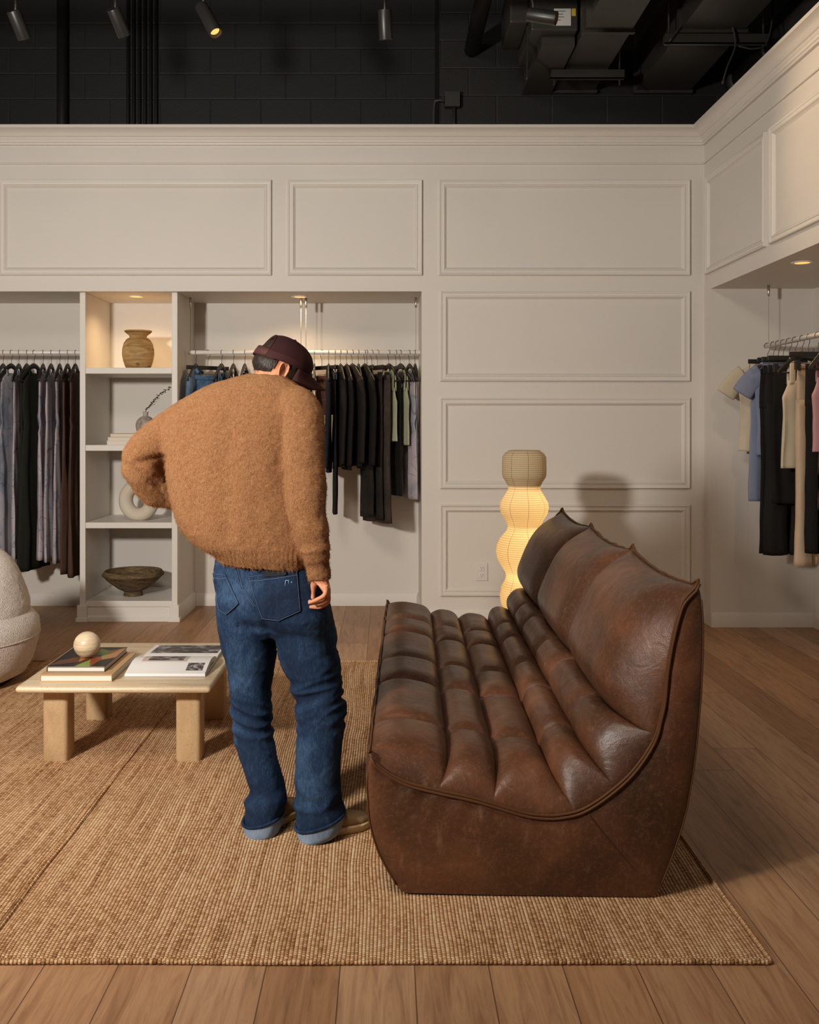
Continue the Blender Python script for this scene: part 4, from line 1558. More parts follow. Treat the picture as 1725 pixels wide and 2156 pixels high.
T_ = [(1190, 458, 655, 3.275, 0.128, 0.05), (1178, 449, 660, 3.275, 0.140, 0.06), (1162, 426, 661, 3.275, 0.150, 0.05), (1145, 400, 660, 3.28, 0.157, 0.03), (1122, 378, 655, 3.285, 0.160, 0.02), (1090, 361, 648, 3.29, 0.160, 0),
      (1050, 350, 640, 3.30, 0.158, 0), (1000, 341, 636, 3.31, 0.155, 0), (950, 335, 640, 3.32, 0.150, 0), (905, 338, 650, 3.325, 0.142, 0), (870, 352, 660, 3.325, 0.128, 0.02), (845, 385, 656, 3.325, 0.112, 0.06), (825, 422, 648, 3.325, 0.100, 0.08),
      (809, 460, 636, 3.33, 0.088, 0.07), (798, 493, 616, 3.335, 0.076, 0.06), (790, 520, 596, 3.34, 0.064, 0.05)]
tors = G_loft([lr_ring(py, L, R, Y - 0.015, b, tilt=tl, skew=0.20) for py, L, R, Y, b, tl in T_])
slR = limb([pp(590, 850, 3.30), pp(634, 868, 3.215), pp(641, 960, 3.165), pp(648, 1060, 3.13), pp(661, 1142, 3.115), pp(668, 1182, 3.115)], [0.072, 0.073, 0.069, 0.064, 0.052, 0.043], 28, 30)
cfR = G_tube([pp(668, 1178, 3.125), pp(669, 1190, 3.124), pp(671, 1208, 3.12), pp(672, 1221, 3.12)], [0.038, 0.0405, 0.039, 0.036], 24)
slL1 = limb([pp(440, 868, 3.36), pp(392, 892, 3.385), pp(342, 925, 3.40), pp(300, 960, 3.40), pp(300, 992, 3.41), pp(318, 1015, 3.43)], [0.088, 0.082, 0.078, 0.072, 0.070, 0.055], 28, 34)
slL2 = limb([pp(294, 968, 3.40), pp(302, 998, 3.42), pp(336, 1030, 3.46), pp(385, 1052, 3.49)], [0.060, 0.070, 0.068, 0.050], 28, 22)
web = G_sphere(pp(338, 968, 3.42), 0.06, 20, 12, (0.8, 0.6, 1.2))
sw = remesh([tors, slR, cfR, slL1, slL2, web], 0.0062, 5, 0.6)


def sweater_disp(p, nrm):
    X = VX + p.x * FPX / p.y
    Yp = VY - (p.z - CAM_H) * FPX / p.y
    d = 0.0028 * mnoise.noise(p * 26) + 0.0017 * mnoise.noise(p * 70)
    if nrm.y < 0.4 and Yp < 1165:
        hang = min(1, max(0, (Yp - 850) / 120)) * min(1, max(0, (1170 - Yp) / 60))
        ph = 0.9 * mnoise.noise((p.x * 4, 0, p.z * 2.2))
        arm = X > 604 + 0.11 * (Yp - 900)
        if not arm:
            d += hang * (0.012 * math.sin((X - 0.05 * Yp) / 18.0 + ph * 2.2) * (0.5 + 0.5 * mnoise.noise((p.x * 5, 4, p.z * 1.6))) + 0.009 * gs(X, 565, 24) - 0.011 * gs(X, 408, 24) + 0.006 * gs(X, 455, 22))
        else:
            d += 0.006 * mnoise.noise((p.x * 6, p.y * 4, p.z * 18)) * min(1, max(0, (Yp - 880) / 100))
            d += 0.006 * math.sin((Yp + 0.35 * (X - 640)) / 8.0) * gs(Yp, 1165, 28)
    if X < 345 and Yp < 1080:
        cl = 974 - (X - 277) * 0.12
        d -= 0.014 * gs(Yp, cl, 8) * min(1, max(0, (X - 276) / 25))
        d += 0.007 * math.sin((Yp - 0.7 * X) / 7.5) * gs(Yp, 1015, 40)
    if Yp > 1158 and X < 640:      # ribbed hem
        d += 0.0016 * math.sin(p.x * 420) - 0.003 * min(1, (Yp - 1158) / 14)
    if Yp > 1192 and X > 640:      # ribbed cuff
        d += 0.0012 * math.sin(math.atan2(p.y - 3.12, p.x + 0.222) * 26)
    return d


displace(sw, sweater_disp)
# short loose mohair hairs grown from the same skin
v_, n_ = mesh_arrays(sw)
sw.calc_loop_triangles()
rs = np.random.RandomState(5)
tri = np.array([t.vertices for t in sw.loop_triangles])
A_, B_, C_ = v_[tri[:, 0]], v_[tri[:, 1]], v_[tri[:, 2]]
ar = np.linalg.norm(np.cross(B_ - A_, C_ - A_), axis=1)
NH = 52000
pick = rs.choice(len(tri), NH, p=ar / ar.sum())
r1, r2 = np.sqrt(rs.rand(NH)), rs.rand(NH)
pt = A_[pick] * (1 - r1)[:, None] + B_[pick] * (r1 * (1 - r2))[:, None] + C_[pick] * (r1 * r2)[:, None]
nn = n_[tri[pick, 0]]
rv = rs.normal(size=(NH, 3))
tg = rv - nn * (rv * nn).sum(1)[:, None]
tg /= np.linalg.norm(tg, axis=1)[:, None]
tg[:, 2] -= 0.35
ln = rs.uniform(0.006, 0.014, NH) * np.where(rs.rand(NH) < 0.06, 1.7, 1.0)
mid = pt + tg * (ln * 0.55)[:, None] + nn * (ln * 0.26)[:, None]
tip = pt + tg * ln[:, None] + nn * (ln * rs.uniform(0.0, 0.42, NH))[:, None] + rs.normal(size=(NH, 3)) * 0.0015
sd = np.cross(nn, tg)
sd /= np.linalg.norm(sd, axis=1)[:, None]
wd_ = rs.uniform(0.00025, 0.00045, NH)[:, None]
base = pt - nn * 0.0012
HV = np.stack([base - sd * wd_, base + sd * wd_, mid + sd * wd_ * 0.8, mid - sd * wd_ * 0.8, tip], 1).reshape(-1, 3)
k5 = np.arange(NH) * 5 + len(v_)
polys = [tuple(p.vertices) for p in sw.polygons]
HF = [(a, a + 1, a + 2, a + 3) for a in k5.tolist()] + [(a + 3, a + 2, a + 4) for a in k5.tolist()]
sm = bpy.data.meshes.new('sweater')
sm.from_pydata(np.vstack([v_, HV]).tolist(), [], polys + HF)
kf = M('mohair_fibres', '#b98a60', 0.9, spec=0.05)
ktl = kf.n('ShaderNodeBsdfTranslucent', {'Color': lin('#c39468')})
kmx = kf.n('ShaderNodeMixShader', {0: 0.5, 1: kf.b.outputs[0], 2: ktl.outputs[0]})
kf.t.links.new(kmx.outputs[0], kf.t.nodes['Material Output'].inputs[0])
SWEATER = finish('sweater', sm, None, PERSON, mats=[KNIT, kf.m], fmat=[0] * len(polys) + [1] * len(HF))
SWEATER['label'] = 'fuzzy tan mohair sweater'

# ---- jeans
DEN = m_denim('indigo_denim', '#0e1625', '#1b2d46', '#46607f')
DENL = m_denim('denim_inside', '#5d6f88', '#7f91a8', '#a3b2c4')
hips = [(1338, 480, 690, 3.285, 0.09), (1322, 466, 700, 3.285, 0.125), (1290, 455.5, 699, 3.28, 0.150), (1262, 452.5, 693, 3.28, 0.150), (1230, 449, 684, 3.28, 0.142), (1204, 447.5, 675, 3.28, 0.132), (1186, 450, 668, 3.28, 0.124), (1168, 454, 662, 3.28, 0.118)]
hip_g = G_loft([lr_ring(py, L, R, Y, b, e=2.3, skew=0.30) for py, L, R, Y, b in hips])
LLg = [(1250, 456, 584, 3.30, 0.125), (1300, 458, 584, 3.305, 0.125), (1340, 463.5, 581, 3.315, 0.118), (1365, 467.5, 581, 3.315, 0.112), (1412, 479, 574, 3.315, 0.100), (1457, 487, 568, 3.312, 0.092), (1516, 491, 571.5, 3.305, 0.086), (1558, 496, 577.5, 3.30, 0.082), (1605, 509, 588, 3.29, 0.080), (1640, 520, 599, 3.285, 0.080), (1662, 524, 603, 3.28, 0.080),
       (1688, 516, 603, 3.275, 0.086), (1706, 514, 599, 3.272, 0.086), (1722, 514, 596, 3.27, 0.085), (1730, 515, 595, 3.27, 0.084)]
RLg = [(1250, 545, 690, 3.265, 0.135), (1300, 556, 701, 3.265, 0.132), (1340, 574, 710, 3.265, 0.120), (1365, 584, 713, 3.26, 0.115), (1397, 593, 717, 3.255, 0.106), (1433, 610, 719.5, 3.25, 0.097), (1460, 619, 722, 3.245, 0.090), (1486, 624, 727, 3.24, 0.088), (1510, 625, 729, 3.24, 0.086), (1546, 625, 723.5, 3.237, 0.082), (1605, 623, 718.5, 3.232, 0.080),
       (1640, 621, 717, 3.23, 0.080), (1665, 620, 717, 3.228, 0.081), (1690, 620, 720, 3.226, 0.085), (1710, 622, 723, 3.225, 0.086), (1726, 624, 724, 3.224, 0.085), (1733, 625, 723, 3.224, 0.084)]
lgL = G_loft([lr_ring(py, L, R, Y, b, e=2.15, tilt=-0.10 * (1 if py > 1700 else 0)) for py, L, R, Y, b in LLg])
lgR = G_loft([lr_ring(py, L, R, Y, b, e=2.15, tilt=-0.16 * (1 if py > 1700 else 0)) for py, L, R, Y, b in RLg])
jm = remesh([hip_g, lgL, lgR], 0.0052, 6, 0.6)


def jeans_disp(p, nrm):
    X = VX + p.x * FPX / p.y
    Yp = VY - (p.z - CAM_H) * FPX / p.y
    left = X < 603
    knee = gs(Yp, 1505 if left else 1475, 62)
    ank = gs(Yp, 1690, 34)
    thigh = gs(Yp, 1395, 46)
    n1 = mnoise.noise((p.x * 7 + 3, p.y * 4, p.z * 26 + p.x * (9 if left else -8)))
    r1_ = 1 - 2 * abs(n1)
    n2 = mnoise.noise((p.x * 9, p.y * 6, p.z * 15 + 7))
    d = 0.0125 * knee * (r1_ - 0.4) + 0.0120 * ank * (1 - 2 * abs(n2) - 0.4) + 0.0075 * thigh * mnoise.noise((p.x * 6, 2, p.z * 16 + p.x * 10))
    d += 0.0060 * mnoise.noise((p.x * 9, p.y * 9, p.z * 3.0))
    d += 0.0012 * mnoise.noise(p * 55)
    # a long fold from seat to the inside of each thigh and the seat cleft
    if 1230 < Yp < 1370:
        d -= 0.010 * gs(X, 500 + (Yp - 1180) * 0.42, 9) * gs(Yp, 1310, 55)
        d -= 0.006 * gs(Yp, 1330 + 0.2 * (X - 560), 9) * (1 if X > 500 else 0)
    return d


displace(jm, jeans_disp)
jbv = BVHTree.FromPolygons([tuple(q.co) for q in jm.vertices], [tuple(q.vertices) for q in jm.polygons])
JEANS = finish('jeans', jm, DEN, PERSON)
JEANS['label'] = 'dark blue denim jeans'


def on_jeans(px, py, off=0.003):
    d = (pp(px, py, 1.0) - Vector((0, 0, CAM_H))).normalized()
    hit, nr, _, _ = jbv.ray_cast(Vector((0, 0, CAM_H)), d, 10)
    if hit is None:
        return None
    if nr.dot(d) > 0:
        nr = -nr
    return hit + nr * off


THREAD = M('tan_thread', '#8a7a64', 0.8).m
THREADB = M('pale_thread', '#52627a', 0.8).m


def pocket(corners, bottom_point, rows=16, colsn=18):
    """corners tl, tr, br, bl in pixels; the lower edge comes to a blunt point"""
    tl, tr, br, bl = [Vector((c[0], c[1], 0)) for c in corners]
    bp_ = Vector((bottom_point[0], bottom_point[1], 0))
    grid = []
    for r in range(rows + 1):
        t = r / rows
        row = []
        for c in range(colsn + 1):
            u = c / colsn
            top = tl.lerp(tr, u)
            bot = (bl.lerp(bp_, u * 2) if u < 0.5 else bp_.lerp(br, u * 2 - 1))
            q = top.lerp(bot, t)
            row.append(q)
        grid.append(row)
    V, F = [], []
    ok = {}
    for r, row in enumerate(grid):
        for c, q in enumerate(row):
            h = on_jeans(q.x, q.y, 0.0042)
            if h is None:
                continue
            ok[(r, c)] = len(V)
            V.append(h)
    for r in range(rows):
        for c in range(colsn):
            ks = [(r, c), (r, c + 1), (r + 1, c + 1), (r + 1, c)]
            if all(k in ok for k in ks):
                F.append(tuple(ok[k] for k in reversed(ks)))
    o = ob('back_pocket', V, F, DEN, JEANS)
    s = o.modifiers.new('thick', 'SOLIDIFY')
    s.thickness = 0.0035
    s.offset = -1
    edge = [grid[r][0] for r in range(rows + 1)] + [grid[rows][c] for c in range(1, colsn + 1)] + [grid[r][colsn] for r in range(rows - 1, -1, -1)] + [grid[0][c] for c in range(colsn - 1, -1, -1)]
    cen = sum(edge, Vector((0, 0, 0))) / len(edge)
    for sc in (0.965,):
        pts = [on_jeans(*(cen + (e - cen) * sc).xy, 0.0052) for e in edge]
        pts = [p for p in pts if p is not None]
        ob('pocket_stitching', *G_tube(pts, 0.0007, 5), THREADB, o)
    top2 = [on_jeans(*(grid[0][c].lerp(grid[rows][c], 0.12)).xy, 0.0052) for c in range(colsn + 1)]
    top2 = [p for p in top2 if p is not None]
    ob('hem_stitching', *G_tube(top2, 0.0009, 5), THREADB, o)
    return o


pk = pocket([(523, 1213), (626, 1201), (634, 1287), (551, 1303)], (588, 1308))
pocket([(448.5, 1206), (476, 1209), (504, 1271), (463, 1284)], (478, 1295))
fray = []
for a, b in (((602, 1222), (601, 1234)), ((607, 1221), (609, 1229)), ((602, 1222), (607, 1222)), ((613, 1225), (616, 1228))):
    p0, p1 = on_jeans(*a, 0.0056), on_jeans(*b, 0.0056)
    fray.append(G_tube([p0, p1], 0.0009, 5))
ob('frayed_thread', *G_join(*fray), M('frayed_cotton', '#8fb0c8', 0.8).m, pk)


def seam(pts, name, r=0.0007, mat=THREADB, off=0.0022):
    P = [on_jeans(x, y, off) for x, y in pts]
    P = [p for p in P if p is not None]
    return ob(name, *G_tube(P, r, 5), mat, JEANS)


def line(a, b, n=24):
    return [(a[0] + (b[0] - a[0]) * i / n, a[1] + (b[1] - a[1]) * i / n) for i in range(n + 1)]


seam(line((497, 1196), (508, 1240)) + line((508, 1240), (536, 1278)), 'seat_seam')
seam(line((501, 1196), (512, 1240)) + line((512, 1240), (540, 1278)), 'seat_seam')
seam(line((452, 1187), (495, 1194)) + line((495, 1194), (560, 1190)) + line((560, 1190), (634, 1200)), 'waistband_stitching')
lp_ = [on_jeans(x, y, 0.005) for x, y in line((497.5, 1172), (498.5, 1198), 8)]
ob('belt_loop', *G_tube([p for p in lp_ if p], 0.0065, 8, flat=0.45), DEN, JEANS)


def cuff(lines, py_top, Y, zb, tilt):
    rings = []
    for py, L, R, b in lines:
        rings.append(lr_ring(py, L, R, Y, b, 48, 2.2, tilt=tilt))
    inner = []
    for py, L, R, b in reversed(lines):
        inner.append(lr_ring(py, L + 4, R - 4, Y, b - 0.006, 48, 2.2, tilt=tilt))
    V, F = G_loft(rings + inner, False, False)
    out = []
    for p in V:
        p = Vector(p)
        out.append(p + Vector((0.003 * mnoise.noise(p * 30), 0.003 * mnoise.noise(p * 30 + Vector((5, 0, 0))), 0.002 * mnoise.noise(p * 22))))
    o = ob('turned_cuff', out, F, DENL, JEANS)
    o['label'] = 'pale turned-up denim cuff'
    hem = [Vector(q) + Vector((0, 0, -0.003)) for q in lr_ring(lines[0][0], lines[0][1] - 0.5, lines[0][2] + 0.5, Y, lines[0][3] + 0.002, 48, 2.2, tilt=tilt)]
    ob('hem', *G_tube(hem + [hem[0]], 0.0055, 8), DEN, o)


cuff([(1716, 513, 596, 0.088), (1726, 514, 597, 0.090), (1742, 516, 594, 0.089), (1752, 518, 591, 0.084)], 1722, 3.27, 0, -0.22)
cuff([(1722, 623, 725, 0.089), (1732, 625, 726, 0.090), (1746, 628, 722, 0.088), (1757, 630, 718, 0.083)], 1728, 3.225, 0, -0.30)

# ---- shoes
SUEDE = m_cloth('tan_suede', '#8f7654', 0.9, 0.2, 30)
SOLE = m_cloth('gum_sole', '#cbb48a', 0.6, 0.12, 10)


def shoe(heel, toe):
    d = (toe - heel)
    L_ = d.length
    d = d.normalized()
    s = Vector((-d.y, d.x, 0))
    root = None
    hw_ = [(0.0, 0.020), (0.03, 0.033), (0.12, 0.037), (0.3, 0.036), (0.5, 0.041), (0.68, 0.048), (0.82, 0.046), (0.93, 0.034), (1.0, 0.012)]
    tz = [(0.0, 0.062), (0.05, 0.085), (0.2, 0.095), (0.38, 0.094), (0.5, 0.080), (0.65, 0.062), (0.82, 0.052), (0.94, 0.044), (1.0, 0.030)]
    xs, ws = zip(*hw_)
    x2, zs_ = zip(*tz)
    rings, sring = [], []
    for i in range(34):
        t = 0.5 - 0.5 * math.cos(PI * i / 33)
        w = interp(xs, ws, t)
        h = interp(x2, zs_, t)
        c = heel + d * (L_ * t)
        sole_t = 0.022 + 0.004 * (1 - t)
        ring = []
        for k in range(24):
            a = 2 * PI * k / 24
            px_ = w * 0.96 * math.copysign(abs(math.cos(a)) ** 0.8, math.cos(a))
            zz_ = 0.012 + (h - 0.012) * (0.5 + 0.5 * math.copysign(abs(math.sin(a)) ** 0.75, math.sin(a)))
            ring.append(c + s * px_ + Vector((0, 0, zz_)))
        rings.append(ring)
        sring.append([c + s * (w * m_) + Vector((0, 0, z_)) for m_, z_ in ((-0.96, 0.0), (-1.06, 0.006), (-1.07, sole_t), (-1.0, sole_t + 0.003), (1.0, sole_t + 0.003), (1.07, sole_t), (1.06, 0.006), (0.96, 0.0))])
    up_ = ob('shoe', *G_loft(rings), SUEDE, PERSON)
    up_['label'] = 'tan suede shoe with a pale sole'
    ob('sole', *G_loft(sring), SOLE, up_, smooth='auto')
    sp = [r[5] + Vector((0, 0, 0)) for r in rings[20:31]]
    ob('vamp_seam', *G_tube([heel + d * (L_ * 0.62) + s * (interp(xs, ws, 0.62) * q * 0.85) + Vector((0, 0, 0.064 - 0.018 * q * q)) for q in np.linspace(-1, 1, 14)], 0.0014, 5), THREAD, up_)


shoe(hL, tL)
shoe(hR, tR)

# ---- cap and hair
CAPM = m_cloth('maroon_cap_cloth', '#3a1c1a', 0.8, 0.25, 40)
km = M('maroon_cap_mesh', '#33191a', 0.85, spec=0.2)
vv = km.n('ShaderNodeTexVoronoi', {'Vector': km.co(), 'Scale': 420.0}).outputs[0]
km.to('Normal', km.bump(vv, 0.5, 0.002))
ktr = km.n('ShaderNodeBsdfTransparent')
kmx = km.n('ShaderNodeMixShader', {0: 0.22, 1: km.b.outputs[0], 2: ktr.outputs[0]})
km.t.links.new(kmx.outputs[0], km.t.nodes['Material Output'].inputs[0])
CAPMESH = km.m
HAIRM = M('black_hair', '#17110d', 0.55, spec=0.4)
hn = HAIRM.noise(HAIRM.co(scale=(220, 220, 60)), 1.0, 3, 0.6)
HAIRM.to('Base Color', HAIRM.ramp(hn, [(0.35, '#0d0a08'), (0.65, '#33271e')]))
HAIRM.to('Normal', HAIRM.bump(hn, 0.5, 0.003))


def hl(x, y, z):
    return hw(x, y, z)


hv, hf = [], []
nu, nw = 96, 48
idx = {}
for i in range(nw + 1):
    w = PI * (0.02 + 0.96 * i / nw)
    for k in range(nu):
        u = 2 * PI * k / nu
        x, y, z = head_point(u, w)
        # hair covers the rear and sides above the nape line, clear of the ears
        nape = -0.044 if y < -0.035 else (-0.044 + (y + 0.035) * 1.2)
        inside = z > nape and y < 0.035 and not (abs(y + 0.012) < 0.024 and z < 0.022 and abs(x) > 0.04)
        side = (0.018 < y < 0.045) and z > -0.040 and abs(x) > 0.03
        if not (inside or side):
            continue
        th = 0.005 + 0.0025 * mnoise.noise((x * 150, y * 150, z * 60))
        fade = min(1, max(0.12, (z - nape) / 0.03)) if not side else min(1, max(0.15, (z + 0.040) / 0.03))
        r = Vector((x, y, z)).normalized()
        idx[(i, k)] = len(hv)
        if z > 0.04 and y > -0.05:
            th = 0.001
        hv.append(hl(*(Vector((x, y, z)) + r * th * fade)))
for i in range(nw):
    for k in range(nu):
        ks = [(i, k), (i, (k + 1) % nu), (i + 1, (k + 1) % nu), (i + 1, k)]
        if all(q in idx for q in ks):
            hf.append(tuple(idx[q] for q in ks))
# short strands at the nape and sides
rnd = random.Random(8)
keys = list(idx.keys())
sv, sf = [], []
for _ in range(5200):
    i, k = rnd.choice(keys)
    if (hv[idx[(i, k)]] - HC).dot(up) > 0.03:
        continue
    p = hv[idx[(i, k)]] + Vector((rnd.uniform(-.003, .003), rnd.uniform(-.003, .003), rnd.uniform(-.003, .003)))
    o_ = (p - HC).normalized()
    dn = (-up + o_ * 0.55 + Vector((rnd.uniform(-.4, .4), rnd.uniform(-.4, .4), rnd.uniform(-.3, .3)))).normalized()
    t_ = p + dn * rnd.uniform(0.006, 0.013)
    sd_ = o_.cross(dn).normalized() * 0.00035
    b0 = len(sv)
    sv += [p - sd_, p + sd_, t_]
    sf.append((b0, b0 + 1, b0 + 2))
hair = ob('hair', *G_join((hv, hf), (sv, sf)), HAIRM.m, PERSON)
hair['label'] = 'short black hair'

# cap shell: dome over the skull with an arched opening at the back
CAPO = thing('cap', 'x', 'cap') if False else None


def cap_pt(u, t, off=0.0):
    """u: angle (90deg = forward), t: 0 rim .. 1 button"""
    rx, ry, rz = 0.086 + off, 0.107 + off, 0.098 + off
    ph = t * PI / 2
    x = rx * math.cos(ph) ** 0.8 * math.cos(u)
    y = ry * math.cos(ph) ** 0.8 * math.sin(u) - 0.002
    rim = 0.024 + 0.016 * math.sin(u) - (0.004 if math.sin(u) < -0.5 else 0)
    z = rim + (rz + 0.020 - rim) * math.sin(ph) ** 0.95
    return x, y, z


CV, CF, FM, cid = [], [], [], {}
NU, NT = 96, 26
for j in range(NT + 1):
    for k in range(NU):
        cid[(j, k)] = len(CV)
        CV.append(hw(*cap_pt(2 * PI * k / NU, j / NT)))


def in_arch(u, t):
    du = (u - 1.5 * PI + PI) % (2 * PI) - PI
    return t > 0.20 and (du / 0.70) ** 2 + ((t - 0.20) / 0.42) ** 2 < 1


for j in range(NT):
    for k in range(NU):
        u, t = 2 * PI * (k + 0.5) / NU, (j + 0.5) / NT
        if in_arch(u, t):
            continue
        CF.append((cid[(j, k)], cid[(j, (k + 1) % NU)], cid[(j + 1, (k + 1) % NU)], cid[(j + 1, k)]))
        FM.append(0 if (math.sin(u) > 0.25 or t < 0.14) else 1)
crown = ob('cap', CV, CF, None, PERSON, mats=[CAPM, CAPMESH], fmat=FM)
crown['label'] = 'dark maroon mesh-backed cap'
s = crown.modifiers.new('thick', 'SOLIDIFY')
s.thickness = 0.0022
s.offset = 1
# binding round the arch, the adjusting strap, the front-panel seams and the button
ar_ = []
for q in np.linspace(0, PI, 26):
    ar_.append(hw(*cap_pt(1.5 * PI + 0.71 * math.cos(q), 0.20 + 0.43 * math.sin(q), 0.002)))
ob('arch_binding', *G_tube(ar_, 0.0042, 8, flat=0.6), CAPM, crown)
stp = [[hw(*cap_pt(1.5 * PI + a, t, 0.0025)) for t in (0.02, 0.10, 0.18)] for a in np.linspace(-0.76, 0.76, 22)]
V = [p for r in stp for p in r]
F = []
for i in range(21):
    for j in range(2):
        a = i * 3 + j
        F.append((a, a + 3, a + 4, a + 1))
o = ob('strap', V, F, m_cloth('strap_cloth', '#4a2b29', 0.7, 0.2, 40), crown)
s = o.modifiers.new('thick', 'SOLIDIFY')
s.thickness = 0.002
ob('top_button', *G_sphere(hw(0, -0.002, 0.1185), 0.007, 14, 8), CAPM, crown)
for uu in (0.25, PI - 0.25, 0.5 * PI, 1.5 * PI):
    ob('panel_seam', *G_tube([hw(*cap_pt(uu, t, 0.0015)) for t in np.linspace(0.65 if uu > 4 else 0.02, 0.98, 20)], 0.0012, 5), CAPM, crown)
# brim
bv, bf = [], []
nb, mb = 28, 10
for i in range(nb + 1):
    u = math.radians(22) + math.radians(136) * i / nb
    x0, y0, z0 = cap_pt(u, 0.01)
    s_ = math.sin(PI * i / nb)
    for j in range(mb + 1):
        t = j / mb
        y = y0 + 0.080 * t * s_ ** 0.5
        x = x0 * (1 - 0.10 * t)
        z = z0 - 0.001 - 0.016 * t * s_ - 0.066 * (x / 0.08) ** 2 * t ** 0.7
        bv.append(hw(x, y, z))
for i in range(nb):
    for j in range(mb):
        a = i * (mb + 1) + j
        bf.append((a, a + 1, a + mb + 2, a + mb + 1))
o = ob('brim', bv, bf, CAPM, crown)
s = o.modifiers.new('thick', 'SOLIDIFY')
s.thickness = 0.0035
s.offset = 0

# ---- phone in the back pocket: slab standing in the pocket
c4 = [on_jeans(x, y, 0.0062) for x, y in ((555, 1216), (605, 1212), (603, 1193.5), (553, 1198))]
if all(c4):
    nr = (c4[1] - c4[0]).cross(c4[3] - c4[0]).normalized()
    if nr.y > 0:
        nr = -nr
    ct = sum(c4, Vector((0, 0, 0))) / 4
    ring = []
    for k in range(4):
        p, pn, pv = c4[k], c4[(k + 1) % 4], c4[k - 1]
        for t in (0.0, 0.25, 0.5, 0.75, 1.0):
            q0, q1 = p.lerp(pv, 0.16), p.lerp(pn, 0.16)
            ring.append(((1 - t) ** 2) * q0 + 2 * t * (1 - t) * p + t * t * q1)
    lay = [[q - nr * 0.003 for q in ring], [q + nr * 0.0030 for q in ring], [ct + (q - ct) * 0.985 + nr * 0.0042 for q in ring]]
    o = ob('phone', *G_loft(lay), M('navy_phone_case', '#12161f', 0.7, spec=0.2).m, origin=ct, smooth=False)
    tag(o, 'dark navy phone sticking out of the back jeans pocket', 'phone')
# ================================================================== clothes rails
RLZ = 1.948
CABLEW = M('matte_cable', '#9d968c', 0.9, spec=0.1).m


def rail(label, a, b, cables, r=0.0165):
    R = thing('clothes_rail', label, 'clothes rail', ((a[0] + b[0]) / 2, (a[1] + b[1]) / 2, RLZ), 'hanging white clothes rails')
    A, Bq = Vector((a[0], a[1], RLZ)), Vector((b[0], b[1], RLZ))
    d = (Bq - A).normalized()
    ob('rail_tube', *G_tube([A, A + d * 0.002, Bq - d * 0.002, Bq], [r * 0.9, r, r, r * 0.9], 20), RAILW, R)
    for cx_, cy_ in cables:
        w_ = ob('cable', *G_tube([(cx_, cy_, RLZ), (cx_, cy_, HD)], 0.0017, 6), CABLEW, R)
        ob('ceiling_grip', *G_tube([(cx_, cy_, HD - 0.075), (cx_, cy_, HD - 0.073), (cx_, cy_, HD)], [0.006, 0.0095, 0.0095], 14), STEEL, R)
    return R


YR = 7.08
rx = lambda px: (px - VX) * YR / FPX
rail('white clothes rail behind the armchair, filled with long dresses', (-3.6, YR), (-2.20, YR), [(-3.4, YR)])
rail('white clothes rail beside the bookcase, partly hidden by the person', (rx(396), YR), (rx(637), YR), [(rx(401), YR), (rx(634), YR)])
rail('white clothes rail with black jackets, next to the panelled wall', (rx(641), YR), (rx(885), YR), [(rx(644.5), YR), (rx(876), YR)])
RXX = 2.60
rail('white clothes rail in the side niche', (RXX, 6.52), (RXX, 3.3), [(RXX, 6.46), (RXX, 3.5)])

# ---- hanger patterns (z = 0 at the foot of the hook, u = across the hanger)
HK = 0.098                                   # rail centre above the foot of the hook


def hook_geo():
    pts = [(0, 0, -0.004), (0, 0, 0.030), (0.004, 0, 0.052), (0.015, 0, 0.070)]
    for a in np.linspace(-38, 205, 16):
        pts.append((0.0205 * math.cos(math.radians(a)), 0, HK + 0.0205 * math.sin(math.radians(a)) * 1.0))
    return G_tube(smooth_path(pts, 50), 0.0019, 6)


def hanger_wood():
    R = bpy.data.objects.new('clothes_hanger', None)
    COL.objects.link(R)
    I = Matrix.Identity(4)
    o = ob('hook', *hook_geo(), WIRE, R)
    o.matrix_parent_inverse = I
    pts = [(-0.20, 0, -0.118), (-0.16, 0, -0.088), (-0.10, 0, -0.045), (-0.04, 0, -0.010), (0, 0, 0.0), (0.04, 0, -0.010), (0.10, 0, -0.045), (0.16, 0, -0.088), (0.20, 0, -0.118)]
    P = smooth_path(pts, 34)
    o = ob('shoulder_bar', *G_tube(P, [0.014 + 0.006 * math.sin(PI * i / 33) for i in range(34)], 10, flat=0.45, up=(0, 0, 1)), BLKWOOD, R)
    o.matrix_parent_inverse = I
    o = ob('trouser_bar', *G_tube([(-0.185, 0, -0.116), (0.185, 0, -0.116)], 0.005, 8), BLKWOOD, R)
    o.matrix_parent_inverse = I
    return R


def hanger_clip():
    R = bpy.data.objects.new('clip_hanger', None)
    COL.objects.link(R)
    I = Matrix.Identity(4)
    o = ob('hook', *hook_geo(), WIRE, R)
    o.matrix_parent_inverse = I
    o = ob('bar', *G_box(-0.175, 0.175, -0.006, 0.006, -0.030, 0.0), BLKWOOD, R, smooth=False, bevel=0.003)
    o.matrix_parent_inverse = I
    o = ob('clip_wire', *G_tube([(-0.165, 0, -0.03), (-0.165, 0, -0.062), (-0.16, 0, -0.065), (0.16, 0, -0.065), (0.165, 0, -0.062), (0.165, 0, -0.03)], 0.0018, 6), WIRE, R)
    o.matrix_parent_inverse = I
    for s in (-1, 1):
        x = s * 0.125
        o = ob('clip', *G_join(G_box(x - 0.014, x + 0.014, -0.013, -0.003, -0.108, -0.052), G_box(x - 0.014, x + 0.014, 0.003, 0.013, -0.108, -0.052), G_tube([(x - 0.012, 0, -0.07), (x + 0.012, 0, -0.07)], 0.005, 8)), BLKWOOD, R, smooth=False, bevel=0.002)
        o.matrix_parent_inverse = I
    return R


